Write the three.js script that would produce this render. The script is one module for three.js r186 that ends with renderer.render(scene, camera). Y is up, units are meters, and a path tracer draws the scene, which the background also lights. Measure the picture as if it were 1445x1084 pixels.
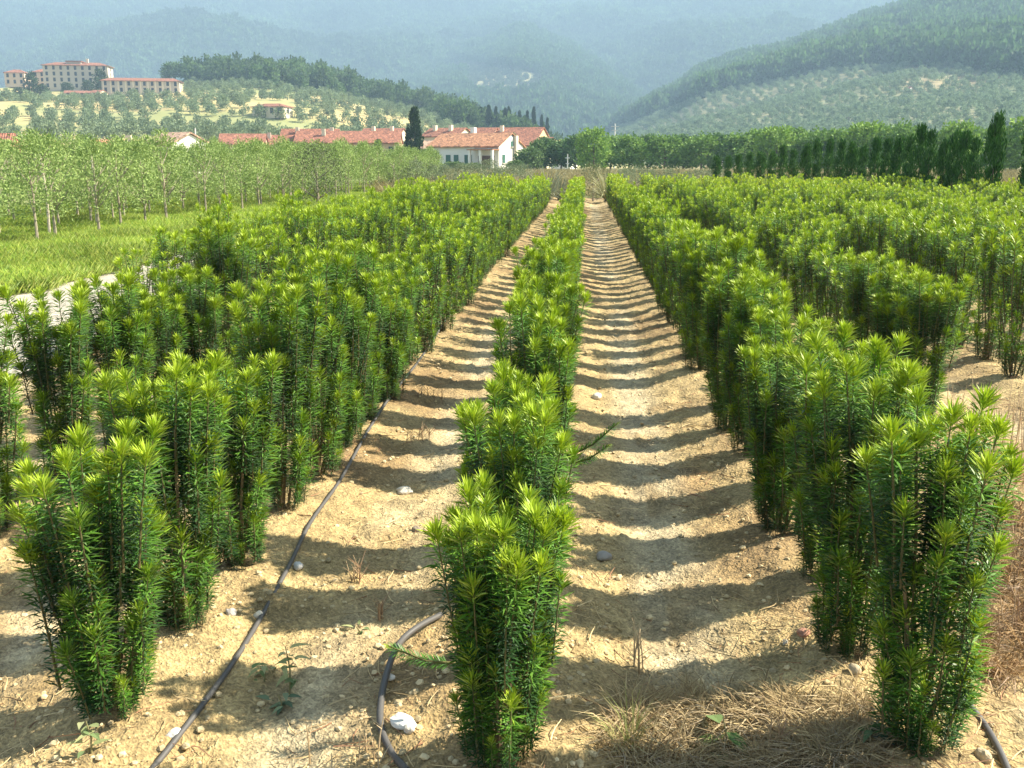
import * as THREE from 'three';
import { mergeGeometries } from 'three/addons/utils/BufferGeometryUtils.js';

// ---------------------------------------------------------------- camera, sky, sun, exposure
const scene = new THREE.Scene();
const RAD = Math.PI / 180, EYE = 1.7, FOCAL = 1405, PITCH = 12.75 * RAD, YAW = 4.07 * RAD;
const camera = new THREE.PerspectiveCamera(2 * Math.atan(542 / FOCAL) / RAD, 1445 / 1084, 0.05, 12000);
camera.position.set(0, EYE, 0);
camera.rotation.order = 'YXZ';
camera.rotation.set(-PITCH, YAW, 0);
camera.updateMatrixWorld(true);

const SUN_EL = 41 * RAD, SUN_FWD = 15 * RAD;
const sunDir = new THREE.Vector3(Math.cos(SUN_FWD) * Math.cos(SUN_EL), Math.sin(SUN_EL), -Math.sin(SUN_FWD) * Math.cos(SUN_EL));
{ // hazy summer sky: pale at the horizon, soft blue above, whiter round the sun
  const W = 512, Hh = 256, d = new Float32Array(W * Hh * 4);
  for (let j = 0; j < Hh; j++) for (let i = 0; i < W; i++) {
    const el = ((j + 0.5) / Hh - 0.5) * Math.PI, az = ((i + 0.5) / W - 0.5) * Math.PI * 2, up = Math.max(0, Math.sin(el));
    const c = Math.cos(el) * Math.cos(az) * sunDir.x + Math.sin(el) * sunDir.y + Math.cos(el) * Math.sin(az) * sunDir.z;
    const t = Math.pow(1 - up, 3), glow = 0.35 * Math.pow(Math.max(0, c), 6);
    d.set([0.13 + 0.21 * t + glow, 0.175 + 0.175 * t + glow * 0.92, 0.245 + 0.115 * t + glow * 0.78, 1], (j * W + i) * 4);
  }
  const t = new THREE.DataTexture(d, W, Hh, THREE.RGBAFormat, THREE.FloatType);
  t.mapping = THREE.EquirectangularReflectionMapping; t.magFilter = THREE.LinearFilter; t.needsUpdate = true;
  scene.background = t; scene.environment = t;
}
const sun = new THREE.DirectionalLight(new THREE.Color(1, 0.92, 0.76), 5);
sun.position.copy(sunDir).multiplyScalar(120); sun.castShadow = true;
sun.shadow.mapSize.set(4096, 4096);
Object.assign(sun.shadow.camera, { left: -60, right: 60, top: 60, bottom: -60, near: 1, far: 300 });
scene.add(sun); scene.add(sun.target);
scene.fog = new THREE.FogExp2(new THREE.Color(0.50, 0.74, 1.0), 0.00043);

const renderer = new THREE.WebGLRenderer();
renderer.toneMapping = THREE.LinearToneMapping;
renderer.toneMappingExposure = 3.75;
renderer.shadowMap.enabled = true;

// ---------------------------------------------------------------- helpers
function rng(seed) { let s = seed >>> 0; return () => { s = (s + 0x6d2b79f5) | 0; let t = Math.imul(s ^ (s >>> 15), 1 | s); t = (t + Math.imul(t ^ (t >>> 7), 61 | t)) ^ t; return ((t ^ (t >>> 14)) >>> 0) / 4294967296; }; }
const lerp = (a, b, t) => a + (b - a) * t, clamp = (x, a, b) => Math.min(b, Math.max(a, x));
const smooth = (a, b, x) => { const t = clamp((x - a) / (b - a), 0, 1); return t * t * (3 - 2 * t); };
const V = (x, y, z) => new THREE.Vector3(x, y, z);
// a photograph pixel as a direction; groundAt meets it with the level y = h; farAt goes r metres along the ground
function ray(px, py) { return V((px - 722.5) / FOCAL, -(py - 542) / FOCAL, -1).normalize().transformDirection(camera.matrixWorld); }
function groundAt(px, py, h = 0) { const d = ray(px, py), t = (h - EYE) / d.y; return V(d.x * t, h, d.z * t); }
function farAt(px, py, r) { const d = ray(px, py), k = r / Math.hypot(d.x, d.z); return V(d.x * k, EYE + d.y * k, d.z * k); }
function hash2(i, j, s) { let h = Math.imul(i, 374761393) + Math.imul(j, 668265263) + Math.imul(s, 974634541); h = Math.imul(h ^ (h >>> 13), 1274126177); return ((h ^ (h >>> 16)) >>> 0) / 4294967296; }
function vnoise(x, y, s = 1, per = 0) {
  const i = Math.floor(x), j = Math.floor(y), fx = x - i, fy = y - j, u = fx * fx * (3 - 2 * fx), v = fy * fy * (3 - 2 * fy);
  const w = per ? (k) => ((k % per) + per) % per : (k) => k;
  return lerp(lerp(hash2(w(i), w(j), s), hash2(w(i + 1), w(j), s), u), lerp(hash2(w(i), w(j + 1), s), hash2(w(i + 1), w(j + 1), s), u), v);
}
function fbm(x, y, oct = 4, s = 1, per = 0) { let a = 0, k = 0.5, n = 0; for (let o = 0; o < oct; o++) { a += k * vnoise(x, y, s + o, per); n += k; x *= 2; y *= 2; per *= 2; k *= 0.5; } return a / n; }
const taken = new Map();
function numbered(name) { const n = taken.get(name) || 0; taken.set(name, n + 1); return n ? `${name}_${String(n).padStart(3, '0')}` : name; }
function shadows(o) { o.traverse((c) => { if (c.isMesh) { c.castShadow = true; c.receiveShadow = true; } }); return o; }
function addTop(o, name, label, category, group, kind) {
  o.name = numbered(name); o.userData = { label };
  if (category) o.userData.category = category;
  if (group) o.userData.group = group;
  if (kind) o.userData.kind = kind;
  scene.add(o); return shadows(o);
}
function part(name, geo, mat, parent) { const m = new THREE.Mesh(geo, mat); m.name = name; parent.add(m); return m; }
const std = (r, g, b, rough = 0.9, o = {}) => new THREE.MeshStandardMaterial({ color: new THREE.Color().setRGB(r, g, b), roughness: rough, ...o });
const structure = (geo, mat, name, label) => { const m = new THREE.Mesh(geo, mat); return addTop(m, name, label, null, null, 'structure'); };

// geometry buffers with a colour for every vertex
class Buf {
  constructor() { this.p = []; this.n = []; this.c = []; }
  tri(a, b, c, n, ca, cb, cc) {
    this.p.push(a.x, a.y, a.z, b.x, b.y, b.z, c.x, c.y, c.z);
    for (let i = 0; i < 3; i++) this.n.push(n.x, n.y, n.z);
    for (const q of [ca, cb || ca, cc || ca]) this.c.push(q[0], q[1], q[2]);
  }
  tube(pts, radii, sides, col) {
    const rings = pts.map((p, i) => {
      const d = (pts[i + 1] || p).clone().sub(pts[i - 1] || p).normalize();
      const a = Math.abs(d.y) < 0.9 ? V(0, 1, 0) : V(1, 0, 0), e = V(0, 0, 0).crossVectors(d, a).normalize(), f = V(0, 0, 0).crossVectors(d, e);
      return Array.from({ length: sides }, (_, k) => { const t = k / sides * Math.PI * 2; return e.clone().multiplyScalar(Math.cos(t)).addScaledVector(f, Math.sin(t)); }).map((v) => ({ n: v, p: p.clone().addScaledVector(v, radii[i]) }));
    });
    for (let i = 0; i + 1 < rings.length; i++) for (let k = 0; k < sides; k++) {
      const a = rings[i][k], b = rings[i][(k + 1) % sides], c = rings[i + 1][(k + 1) % sides], d = rings[i + 1][k];
      const n = a.n.clone().add(b.n).normalize();
      this.tri(a.p, b.p, c.p, n, col); this.tri(a.p, c.p, d.p, n, col);
    }
  }
  geo() {
    const g = new THREE.BufferGeometry();
    g.setAttribute('position', new THREE.BufferAttribute(new Float32Array(this.p), 3));
    g.setAttribute('normal', new THREE.BufferAttribute(new Float32Array(this.n), 3));
    g.setAttribute('color', new THREE.BufferAttribute(new Float32Array(this.c), 3));
    return g;
  }
}
const mixc = (a, b, t) => [lerp(a[0], b[0], t), lerp(a[1], b[1], t), lerp(a[2], b[2], t)];
const scalec = (a, k) => [a[0] * k, a[1] * k, a[2] * k];
// one leaf: base point, direction, side vector; a folded blade of three faces or a lozenge of two
function leaf(buf, base, dir, side, len, wid, bend, col, tipCol, faces) {
  const nrm = V(0, 0, 0).crossVectors(side, dir).normalize();
  const mid = base.clone().addScaledVector(dir, len * (faces === 3 ? 0.66 : 0.55)), tip = base.clone().addScaledVector(dir, len).addScaledVector(nrm, bend * len);
  mid.addScaledVector(nrm, bend * len * 0.2);
  const m0 = mid.clone().addScaledVector(side, wid / 2), m1 = mid.clone().addScaledVector(side, -wid / 2);
  if (faces === 2) { buf.tri(base, m0, tip, nrm, col, col, tipCol); buf.tri(base, tip, m1, nrm, col, tipCol, col); return; }
  const b0 = base.clone().addScaledVector(side, wid * 0.28), b1 = base.clone().addScaledVector(side, -wid * 0.28);
  buf.tri(b0, m0, m1, nrm, col); buf.tri(b0, m1, b1, nrm, col); buf.tri(m0, tip, m1, nrm, col, tipCol, col);
}
const leafMat = (o = {}) => new THREE.MeshPhysicalMaterial({ vertexColors: true, roughness: 0.85, transmission: 0.32, thickness: 0, specularIntensity: 0.4, clearcoat: 0, side: THREE.DoubleSide, ...o });
const M = {
  yew: leafMat({ clearcoat: 0.35, clearcoatRoughness: 0.36 }),
  bark: new THREE.MeshStandardMaterial({ vertexColors: true, roughness: 0.9 }),
  leaf: leafMat(),
  conifer: leafMat({ transmission: 0.1 }),
  farLeaf: leafMat({ transmission: 0.4, roughness: 1 }),
};

// ---------------------------------------------------------------- the rows
const ROW0 = groundAt(703, 1088).x, GAP = 1.2, STEP = 0.585;
console.log('rows', ROW0, groundAt(1290, 1040).x, groundAt(150, 1040).x, 'D', -groundAt(703, 1088).z, -groundAt(1290, 1040).z);
const rowX = (k) => ROW0 + k * GAP;
const FIELD_END = 37;
function soilH(x, D) {
  const k = Math.round((x - ROW0) / GAP), d = Math.abs(x - rowX(k)) / (GAP / 2);
  const inRows = smooth(-3.9, -3.2, (x - ROW0) / GAP);
  let h = 0.045 * Math.cos(Math.PI * Math.pow(d, 0.85)) * inRows - 0.02 * (1 - inRows);
  h += (fbm(x * 1.1, D * 0.9, 3, 5) - 0.5) * 0.10 * (0.4 + 0.6 * d);
  const near = 1 - smooth(9, 22, D);
  h += (fbm(x * 7, D * 7, 3, 11) - 0.5) * 0.048;
  if (near > 0) { const c = fbm(x * 26, D * 26, 3, 17); h += near * (Math.abs(c - 0.5) * 0.036 - 0.006); h += near * Math.pow(vnoise(x * 45, D * 45, 23), 4) * 0.018; }
  return h;
}
// soil sheet: cells grow with distance from the camera
{
  const us = [], ds = [];
  for (let x = -5.0; x < -2.6; x += 0.06) us.push(x);
  for (let x = -2.6; x < 2.6; x += 0.02) us.push(x);
  for (let x = 2.6; x < 6; x += 0.06) us.push(x);
  for (let x = 6; x <= 17; x += 0.2) us.push(x);
  for (let d = 0.9; d < 46; d *= 1.0075) ds.push(d);
  const nx = us.length, nz = ds.length, pos = new Float32Array(nx * nz * 3), uv = new Float32Array(nx * nz * 2), col = new Float32Array(nx * nz * 3), idx = [];
  const dry = [0.66, 0.50, 0.24], silt = [0.75, 0.63, 0.40], brown = [0.37, 0.235, 0.105], litter = [0.50, 0.36, 0.17];
  for (let j = 0; j < nz; j++) for (let i = 0; i < nx; i++) {
    const x = us[i], D = ds[j], q = j * nx + i, edge = i === 0 || j === 0 || i === nx - 1 || j === nz - 1;
    pos.set([x, edge ? -0.25 : soilH(x, D), -D], q * 3); uv.set([x / 1.6, D / 1.6], q * 2);
    const k = (x - ROW0) / GAP, d = Math.abs(k - Math.round(k)) * 2;
    let c = mixc(dry, brown, smooth(0.45, 0.75, fbm(x * 1.7 + 9, D * 1.3, 4, 31)) * 0.75);
    c = mixc(c, silt, smooth(0.55, 0.95, d) * smooth(0.35, 0.62, fbm(x * 2.3, D * 0.8, 3, 37)));
    c = mixc(c, litter, smooth(0.5, 0.7, fbm(x * 3.1 + 40, D * 2.6, 3, 41)) * (x > 0.35 ? 0.8 : 0.35));
    c = scalec(c, 0.86 + 0.28 * fbm(x * 20, D * 20, 2, 43));
    col.set(c, q * 3);
    if (i + 1 < nx && j + 1 < nz) idx.push(q, q + 1, q + nx + 1, q, q + nx + 1, q + nx);
  }
  const g = new THREE.BufferGeometry();
  g.setAttribute('position', new THREE.BufferAttribute(pos, 3)); g.setAttribute('uv', new THREE.BufferAttribute(uv, 2)); g.setAttribute('color', new THREE.BufferAttribute(col, 3));
  g.setIndex(idx); g.computeVertexNormals();
  const N = 1024, tc = new Uint8Array(N * N * 4), tb = new Uint8Array(N * N * 4);
  for (let y = 0; y < N; y++) for (let x = 0; x < N; x++) {
    const a = fbm(x / 8, y / 8, 3, 51, N / 8), b = fbm(x / 64, y / 64, 4, 61, N / 64), e = fbm(x / 3.2, y / 3.2, 2, 71, 320), o = (y * N + x) * 4;
    const crumb = Math.pow(a, 1.5), dark = smooth(0.66, 0.74, fbm(x / 5, y / 16, 2, 81, 0)) * 0;
    const v = 0.60 + 0.30 * b + 0.32 * (e - 0.5) + 0.30 * (crumb - 0.4) - dark;
    tc.set([clamp(v * 255, 0, 255), clamp((v * 0.985) * 255, 0, 255), clamp((v * 0.96) * 255, 0, 255), 255], o);
    const h = clamp((a * 0.6 + e * 0.4) * 255, 0, 255); tb.set([h, h, h, 255], o);
  }
  const tex = (d, srgb) => { const t = new THREE.DataTexture(d, N, N); t.wrapS = t.wrapT = THREE.RepeatWrapping; t.magFilter = THREE.LinearFilter; if (srgb) t.colorSpace = THREE.SRGBColorSpace; t.needsUpdate = true; return t; };
  const cmap = tex(tc, true), bmap = tex(tb, false);
  M.soil = new THREE.MeshStandardMaterial({ map: cmap, bumpMap: bmap, bumpScale: 0.012, vertexColors: true, roughness: 1 });
  M.gravel = new THREE.MeshStandardMaterial({ map: cmap, bumpMap: bmap, bumpScale: 0.02, color: new THREE.Color().setRGB(0.84, 0.77, 0.65), roughness: 1 });
  M.turf = new THREE.MeshStandardMaterial({ map: cmap, color: new THREE.Color().setRGB(0.34, 0.37, 0.11), roughness: 1 });
  structure(g, M.soil, 'soil', 'dry tan furrowed nursery soil between the yew rows');
}
// sheets beside the field, and the plain under everything
function sheet(x0, x1, d0, d1, n, m, y, bump, mat, name, label) {
  const g = new THREE.PlaneGeometry(x1 - x0, d1 - d0, n, m); g.rotateX(-Math.PI / 2); g.translate((x0 + x1) / 2, 0, -(d0 + d1) / 2);
  const p = g.attributes.position, uv = g.attributes.uv;
  for (let i = 0; i < p.count; i++) { const x = p.getX(i), z = p.getZ(i); p.setY(i, y + (fbm(x * 0.8, z * 0.8, 3, 91) - 0.5) * bump); uv.setXY(i, x / 1.6, z / 1.6); }
  g.computeVertexNormals(); return structure(g, mat, name, label);
}
sheet(-7.15, -4.45, 2, 75, 30, 300, 0.045, 0.06, M.gravel, 'gravel_track', 'pale gravel farm track beside the yew rows');
sheet(-40, -7.05, 2, 120, 60, 120, 0.06, 0.06, M.turf, 'grass_verge', 'green grass verge under the young olive trees');
{
  const g = new THREE.CircleGeometry(6500, 96); g.rotateX(-Math.PI / 2); g.translate(0, -0.3, 0);
  structure(g, std(0.22, 0.21, 0.09, 1), 'plain', 'flat farmland running out to the foot of the hills');
  sheet(-7.0, 60, 45.8, 170, 40, 60, -0.02, 0.1, M.turf, 'rough_meadow', 'rough dry meadow between nursery and village');
}

// ---------------------------------------------------------------- hills
const bearing = (v) => Math.atan2(v.x, -v.z);
class Hill {
  // ridge: photograph points of the crest; r0 foot, r1 crest, metres
  constructor(ridge, r0, r1, power, rough, seed) {
    Object.assign(this, { r0, r1, power, rough, seed });
    this.pts = ridge.map(([x, y]) => { const d = ray(x, y); return [bearing(d), Math.max(0, EYE + r1 * d.y / Math.hypot(d.x, d.z))]; }).sort((a, b) => a[0] - b[0]);
  }
  crest(a) {
    const p = this.pts; if (a <= p[0][0]) return p[0][1];
    for (let i = 0; i + 1 < p.length; i++) if (a <= p[i + 1][0]) { const t = (a - p[i][0]) / (p[i + 1][0] - p[i][0]); return lerp(p[i][1], p[i + 1][1], t * t * (3 - 2 * t) * 0.5 + t * 0.5); }
    return p[p.length - 1][1];
  }
  h(x, z) {
    const r = Math.hypot(x, z), a = Math.atan2(x, -z), t = (r - this.r0) / (this.r1 - this.r0);
    if (t <= 0) return -4 * Math.min(1, -t * 8) - 0.3;
    const s = t < 1 ? Math.pow(t, this.power) : 1 - Math.pow(t - 1, 1.5) * 1.4, c = this.crest(a);
    const n = (fbm(x / (this.r1 * 0.12) + 50, z / (this.r1 * 0.12) + 50, 4, this.seed) - 0.5) * this.rough * Math.min(1, t * 3) * Math.min(c, this.r1 * 0.08);
    return c * s + n - 0.3;
  }
  mesh(a0, a1, na, nr, color, name, label) {
    const pos = [], col = [], idx = [], rEnd = this.r1 + (this.r1 - this.r0) * 0.35;
    for (let j = 0; j <= nr; j++) for (let i = 0; i <= na; i++) {
      const a = lerp(a0, a1, i / na), r = lerp(this.r0 * 0.97, rEnd, Math.pow(j / nr, 1.1)), x = Math.sin(a) * r, z = -Math.cos(a) * r;
      pos.push(x, this.h(x, z), z); col.push(...color(x, z, a, r));
      if (i < na && j < nr) { const q = j * (na + 1) + i; idx.push(q, q + 1, q + na + 2, q, q + na + 2, q + na + 1); }
    }
    const g = new THREE.BufferGeometry();
    g.setAttribute('position', new THREE.Float32BufferAttribute(pos, 3)); g.setAttribute('color', new THREE.Float32BufferAttribute(col, 3)); g.setIndex(idx); g.computeVertexNormals();
    return structure(g, new THREE.MeshStandardMaterial({ vertexColors: true, roughness: 1 }), name, label);
  }
  // where a bearing's sight line at a photograph height meets this hill
  hit(px, py) { const d = ray(px, py), k = Math.hypot(d.x, d.z); for (let r = this.r0; r < this.r1 * 1.1; r += 2) { const x = d.x / k * r, z = d.z / k * r; if (this.h(x, z) >= EYE + d.y / k * r) return V(x, this.h(x, z), z); } return null; }
}
// back from a place to photograph coordinates, for planning what grows where
function pixelOf(x, y, z) { const v = V(x, y, z).project(camera); return [(v.x + 1) / 2 * 1445, (1 - v.y) / 2 * 1084]; }
function curve(list) { return (x) => { if (x <= list[0][0]) return list[0][1]; for (let i = 0; i + 1 < list.length; i++) if (x <= list[i + 1][0]) return lerp(list[i][1], list[i + 1][1], (x - list[i][0]) / (list[i + 1][0] - list[i][0])); return list[list.length - 1][1]; }; }

const villaHill = new Hill([[-500, 150], [-200, 135], [0, 118], [75, 118], [160, 116], [250, 113], [350, 114], [450, 124], [550, 146], [640, 172], [720, 200], [790, 226], [900, 240]], 210, 640, 1.15, 0.25, 3);
const valleyHill = new Hill([[300, 200], [430, 170], [520, 130], [600, 92], [680, 58], [740, 42], [800, 62], [860, 95], [920, 130], [980, 165], [1060, 200], [1120, 226]], 1050, 2100, 1.0, 0.35, 7);
const groveHill = new Hill([[820, 226], [880, 172], [940, 138], [1000, 104], [1080, 80], [1160, 56], [1240, 30], [1320, 10], [1445, -14], [1700, -34], [2000, -40]], 400, 1600, 1.05, 0.3, 13);
const mountain = new Hill([[-700, 30], [-300, 10], [0, -30], [300, -42], [600, -38], [900, -44], [1150, -36], [1350, -40], [1700, -40], [2200, -20]], 1500, 3300, 0.95, 0.7, 19);
const tan1 = [0.47, 0.36, 0.15], green1 = [0.20, 0.24, 0.08], dkgreen = [0.04, 0.07, 0.025];
villaHill.mesh(-0.85, 0.2, 220, 90, (x, z) => mixc(tan1, [0.22, 0.25, 0.09], smooth(0.36, 0.6, fbm(x / 40, z / 20, 4, 5)) * 0.85), 'villa_hill', 'terraced hillside below the old villa');
valleyHill.mesh(-0.45, 0.35, 140, 80, (x, z, a, r) => { const [px, py] = pixelOf(x, valleyHill.h(x, z), z); const f = smooth(60, 20, Math.hypot((px - 710) * 0.8, (py - 118) * 1.5)); return mixc(mixc(dkgreen, green1, fbm(x / 120, z / 120, 3, 6)), [0.32, 0.29, 0.14], f); }, 'valley_hill', 'wooded valley hill with a dry clearing');
const groveTop = curve([[860, 185], [900, 172], [1000, 135], [1100, 112], [1180, 98], [1280, 92], [1350, 92], [1445, 108], [1700, 130]]);
groveHill.mesh(-0.1, 0.95, 220, 100, (x, z) => { const [px, py] = pixelOf(x, groveHill.h(x, z), z); return mixc(mixc(px > 1270 && py < 130 ? [0.36, 0.26, 0.13] : [0.23, 0.22, 0.11], [0.15, 0.18, 0.08], smooth(0.3, 0.62, fbm(x / 60, z / 60, 4, 8))), dkgreen, smooth(2, -6, py - groveTop(px))); }, 'grove_hill', 'long hillside of grey olive groves below woods');
mountain.mesh(-0.85, 0.85, 320, 160, (x, z) => mixc(dkgreen, green1, smooth(0.5, 0.7, fbm(x / 260, z / 260, 4, 9))), 'mountain', 'hazy wooded mountain filling the distance');

// ---------------------------------------------------------------- foliage builders
// crown: leaf-sized faces in clumps spread through an envelope; env(t in 0..1 height) gives the radius
function crownGeo(r, { h0, h1, env, clumps, per, clumpR, len, wid, cols, upright = 0.2, faces = 2, shell = 0.45 }) {
  const b = new Buf();
  for (let k = 0; k < clumps; k++) {
    const t = Math.pow(r(), 0.85), ang = r() * 6.283, rad = env(t) * Math.sqrt(lerp(shell, 1, r())) * (0.85 + 0.25 * r());
    const cx = Math.cos(ang) * rad, cz = Math.sin(ang) * rad, cy = lerp(h0, h1, t), tint = r(), cr = clumpR * (0.6 + 0.8 * r());
    for (let i = 0; i < per; i++) {
      const v = V(r() - 0.5, r() - 0.5, r() - 0.5).normalize().multiplyScalar(cr * Math.cbrt(r()));
      const base = V(cx + v.x, cy + v.y, cz + v.z);
      const dir = V(v.x / cr + (r() - 0.5) * 1.2, v.y / cr + (r() - 0.5) * 1.2 + upright * 2, v.z / cr + (r() - 0.5) * 1.2).normalize();
      const side = V(r() - 0.5, (r() - 0.5) * 0.6, r() - 0.5).cross(dir).normalize();
      const c = scalec(mixc(cols[0], cols[1], clamp(tint * 0.6 + r() * 0.4, 0, 1)), 0.8 + 0.4 * r());
      leaf(b, base, dir, side, len * (0.7 + 0.6 * r()), wid * (0.7 + 0.6 * r()), (r() - 0.5) * 0.4, c, c, faces);
    }
  }
  return b.geo();
}
function woodGeo(r, { h, r0, limbs, reach, col, h0 = 0.4, lean = 0.03, sides = 6 }) {
  const b = new Buf(), pts = [], rad = [];
  for (let i = 0; i <= 5; i++) { const t = i / 5; pts.push(V((r() - 0.5) * lean * h * t, -0.1 + t * h, (r() - 0.5) * lean * h * t)); rad.push(r0 * (1 - 0.75 * t)); }
  b.tube(pts, rad, sides, scalec(col, 0.9 + 0.2 * r()));
  for (let k = 0; k < limbs; k++) {
    const t = lerp(h0, 0.85, r()), a = r() * 6.283, p = V(0, t * h, 0), q = V(Math.cos(a) * reach * 0.5, t * h + h * 0.14, Math.sin(a) * reach * 0.5), e = V(Math.cos(a) * reach, t * h + h * 0.32, Math.sin(a) * reach);
    b.tube([p, q, e], [r0 * 0.5 * (1 - t * 0.5), r0 * 0.32, r0 * 0.12], 4, col);
  }
  return b.geo();
}
const grey = [0.30, 0.25, 0.18], brownBark = [0.16, 0.11, 0.07];
function treeProto(crown, wood, mat = M.leaf) { const g = new THREE.Group(); part('trunk', wood, M.bark, g); part('crown', crown, mat, g); return g; }
function plant(proto, p, scale, turn, name, label, category, group, sy = scale) { const o = proto.clone(); o.position.copy(p); o.rotation.y = turn; o.scale.set(scale, sy, scale); return addTop(o, name, label, category, group); }
function mass(name, label, list, protos, mat) {
  // list: [x, y, z, scaleXZ, scaleY, turn, tint]
  const g = new THREE.Group(), m4 = new THREE.Matrix4(), q = new THREE.Quaternion(), c = new THREE.Color();
  protos.forEach((geo, v) => {
    const mine = list.filter((_, i) => i % protos.length === v); if (!mine.length) return;
    const im = new THREE.InstancedMesh(geo, mat, mine.length); im.name = 'clump';
    mine.forEach(([x, y, z, s, sy, turn, tint], i) => { q.setFromAxisAngle(V(0, 1, 0), turn); m4.compose(V(x, y, z), q, V(s, sy, s)); im.setMatrixAt(i, m4); im.setColorAt(i, c.setRGB(...(Array.isArray(tint) ? tint : [tint, tint, tint]))); });
    g.add(im);
  });
  return addTop(g, name, label, null, null, 'stuff');
}

// ---------------------------------------------------------------- plum yews
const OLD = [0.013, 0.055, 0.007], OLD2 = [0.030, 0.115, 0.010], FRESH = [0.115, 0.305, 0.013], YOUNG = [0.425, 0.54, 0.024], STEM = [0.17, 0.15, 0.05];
function shootGeo(r, L, { n, len, wid, faces, young, bare = 0, sides = 4 }) {
  const b = new Buf(), bx = (r() - 0.5) * 0.10 * L, bz = (r() - 0.5) * 0.10 * L;
  const at = (t) => V(bx * t * t, L * t, bz * t * t);
  b.tube([at(0), at(0.5), at(1)], [0.0042, 0.0034, 0.0018], sides, mixc(STEM, brownBark, r() * 0.5));
  let ang = r() * 6.283;
  for (let i = 0; i < n; i++) {
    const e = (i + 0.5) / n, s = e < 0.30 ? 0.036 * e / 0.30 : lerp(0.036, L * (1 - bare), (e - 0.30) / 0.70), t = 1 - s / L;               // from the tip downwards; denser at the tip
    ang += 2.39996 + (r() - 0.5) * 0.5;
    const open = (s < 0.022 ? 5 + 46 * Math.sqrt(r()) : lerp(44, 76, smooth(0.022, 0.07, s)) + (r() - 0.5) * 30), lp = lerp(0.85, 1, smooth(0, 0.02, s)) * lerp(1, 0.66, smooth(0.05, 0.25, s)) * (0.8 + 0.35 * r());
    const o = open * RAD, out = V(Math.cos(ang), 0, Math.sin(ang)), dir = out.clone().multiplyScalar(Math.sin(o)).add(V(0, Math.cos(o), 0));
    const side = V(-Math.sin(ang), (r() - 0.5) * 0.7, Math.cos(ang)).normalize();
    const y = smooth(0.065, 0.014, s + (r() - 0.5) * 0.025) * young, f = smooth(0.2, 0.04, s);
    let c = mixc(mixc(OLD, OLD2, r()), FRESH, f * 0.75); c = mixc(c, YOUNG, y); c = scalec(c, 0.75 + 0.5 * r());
    leaf(b, at(t), dir, side, len * lp, wid * (0.85 + 0.3 * r()), lerp(0.12, -0.25, r()), c, mixc(c, YOUNG, 0.18 * f + 0.25 * y), faces);
  }
  return b.geo();
}
const shootSets = [
  { faces: 2, wid: 0.0062, len: 0.060, dens: 740, count: 86, sides: 4 },
  { faces: 2, wid: 0.0105, len: 0.062, dens: 260, count: 68, sides: 3 },
  { faces: 2, wid: 0.0165, len: 0.064, dens: 130, count: 60, sides: 3 },
].map((lod, li) => {
  const r = rng(100 + li), out = [];
  for (let k = 0; k < 14; k++) { const leader = k >= 10, L = leader ? 0.30 + 0.12 * r() : 0.18 + 0.12 * r(); out.push({ L, leader, geo: shootGeo(r, L, { ...lod, n: Math.round(lod.dens * L * (leader ? 0.85 : 1)), young: leader ? 0.7 + 0.3 * r() : 0.3 + 0.6 * r(), bare: leader ? 0.12 * r() : 0 }) }); }
  return { ...lod, shoots: out };
});
// where the shoots of one plant sit: a vase, narrow at the ground and wide above
function plantLayout(r, count, H, least = 0.5) {
  const list = [], stems = [];
  for (let i = 0; i < count; i++) {
    const u = (i + r()) / count, leader = u > 0.62, zt = leader ? H * lerp(0.64, 1.14, Math.sqrt(r())) : H * lerp(0.08, 0.95, Math.pow(u / 0.62, 1.25));
    const R = 0.098 + 0.124 * Math.pow(zt / H, 0.85), a = i * 2.39996 + r() * 0.9, rad = R * (leader ? Math.sqrt(r()) * 0.98 : 0.35 + 0.68 * Math.sqrt(r()));
    const pool = leader ? 10 + Math.floor(r() * 4) : Math.floor(r() * 10);
    const tilt = (0.03 + 0.15 * (rad / 0.2)) * (0.4 + 1.2 * r()), tip = V(Math.cos(a) * rad, zt, Math.sin(a) * rad), dir = V(Math.cos(a) * Math.sin(tilt), Math.cos(tilt), Math.sin(a) * Math.sin(tilt));
    list.push({ pool, tip, dir, s: Math.min(0.9 + 0.25 * r(), Math.max(least, zt / 0.26)), spin: r() * 6.283 });
  }
  return list;
}
const _q = new THREE.Quaternion(), _q2 = new THREE.Quaternion();
function shootMatrix(s, L, m) { _q.setFromUnitVectors(V(0, 1, 0), s.dir); _q2.setFromAxisAngle(V(0, 1, 0), s.spin); const base = s.tip.clone().addScaledVector(s.dir, -L * s.s); if (base.y < 0.02) base.y = 0.02; return m.compose(base, _q.clone().multiply(_q2), V(s.s, s.s, s.s)); }
function stemGeo(r, layout) {
  const b = new Buf();
  for (let k = 0; k < layout.length; k += 9) { const s = layout[k], e = s.tip.clone().addScaledVector(s.dir, -0.2); if (e.y < 0.08) continue; b.tube([V((r() - 0.5) * 0.05, -0.08, (r() - 0.5) * 0.05), V(e.x * 0.45, e.y * 0.45, e.z * 0.45), e], [0.009, 0.007, 0.004], 5, scalec([0.17, 0.12, 0.06], 0.7 + 0.6 * r())); }
  return b.geo();
}
function nearYew(seed, H) {
  const r = rng(seed), g = new THREE.Group(), set = shootSets[0], lay = plantLayout(r, set.count + Math.floor(r() * 5), H), m = new THREE.Matrix4();
  part('stem', stemGeo(r, lay), M.bark, g);
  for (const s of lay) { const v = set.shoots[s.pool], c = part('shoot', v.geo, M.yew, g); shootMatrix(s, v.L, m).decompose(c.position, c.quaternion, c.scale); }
  return g;
}
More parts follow.
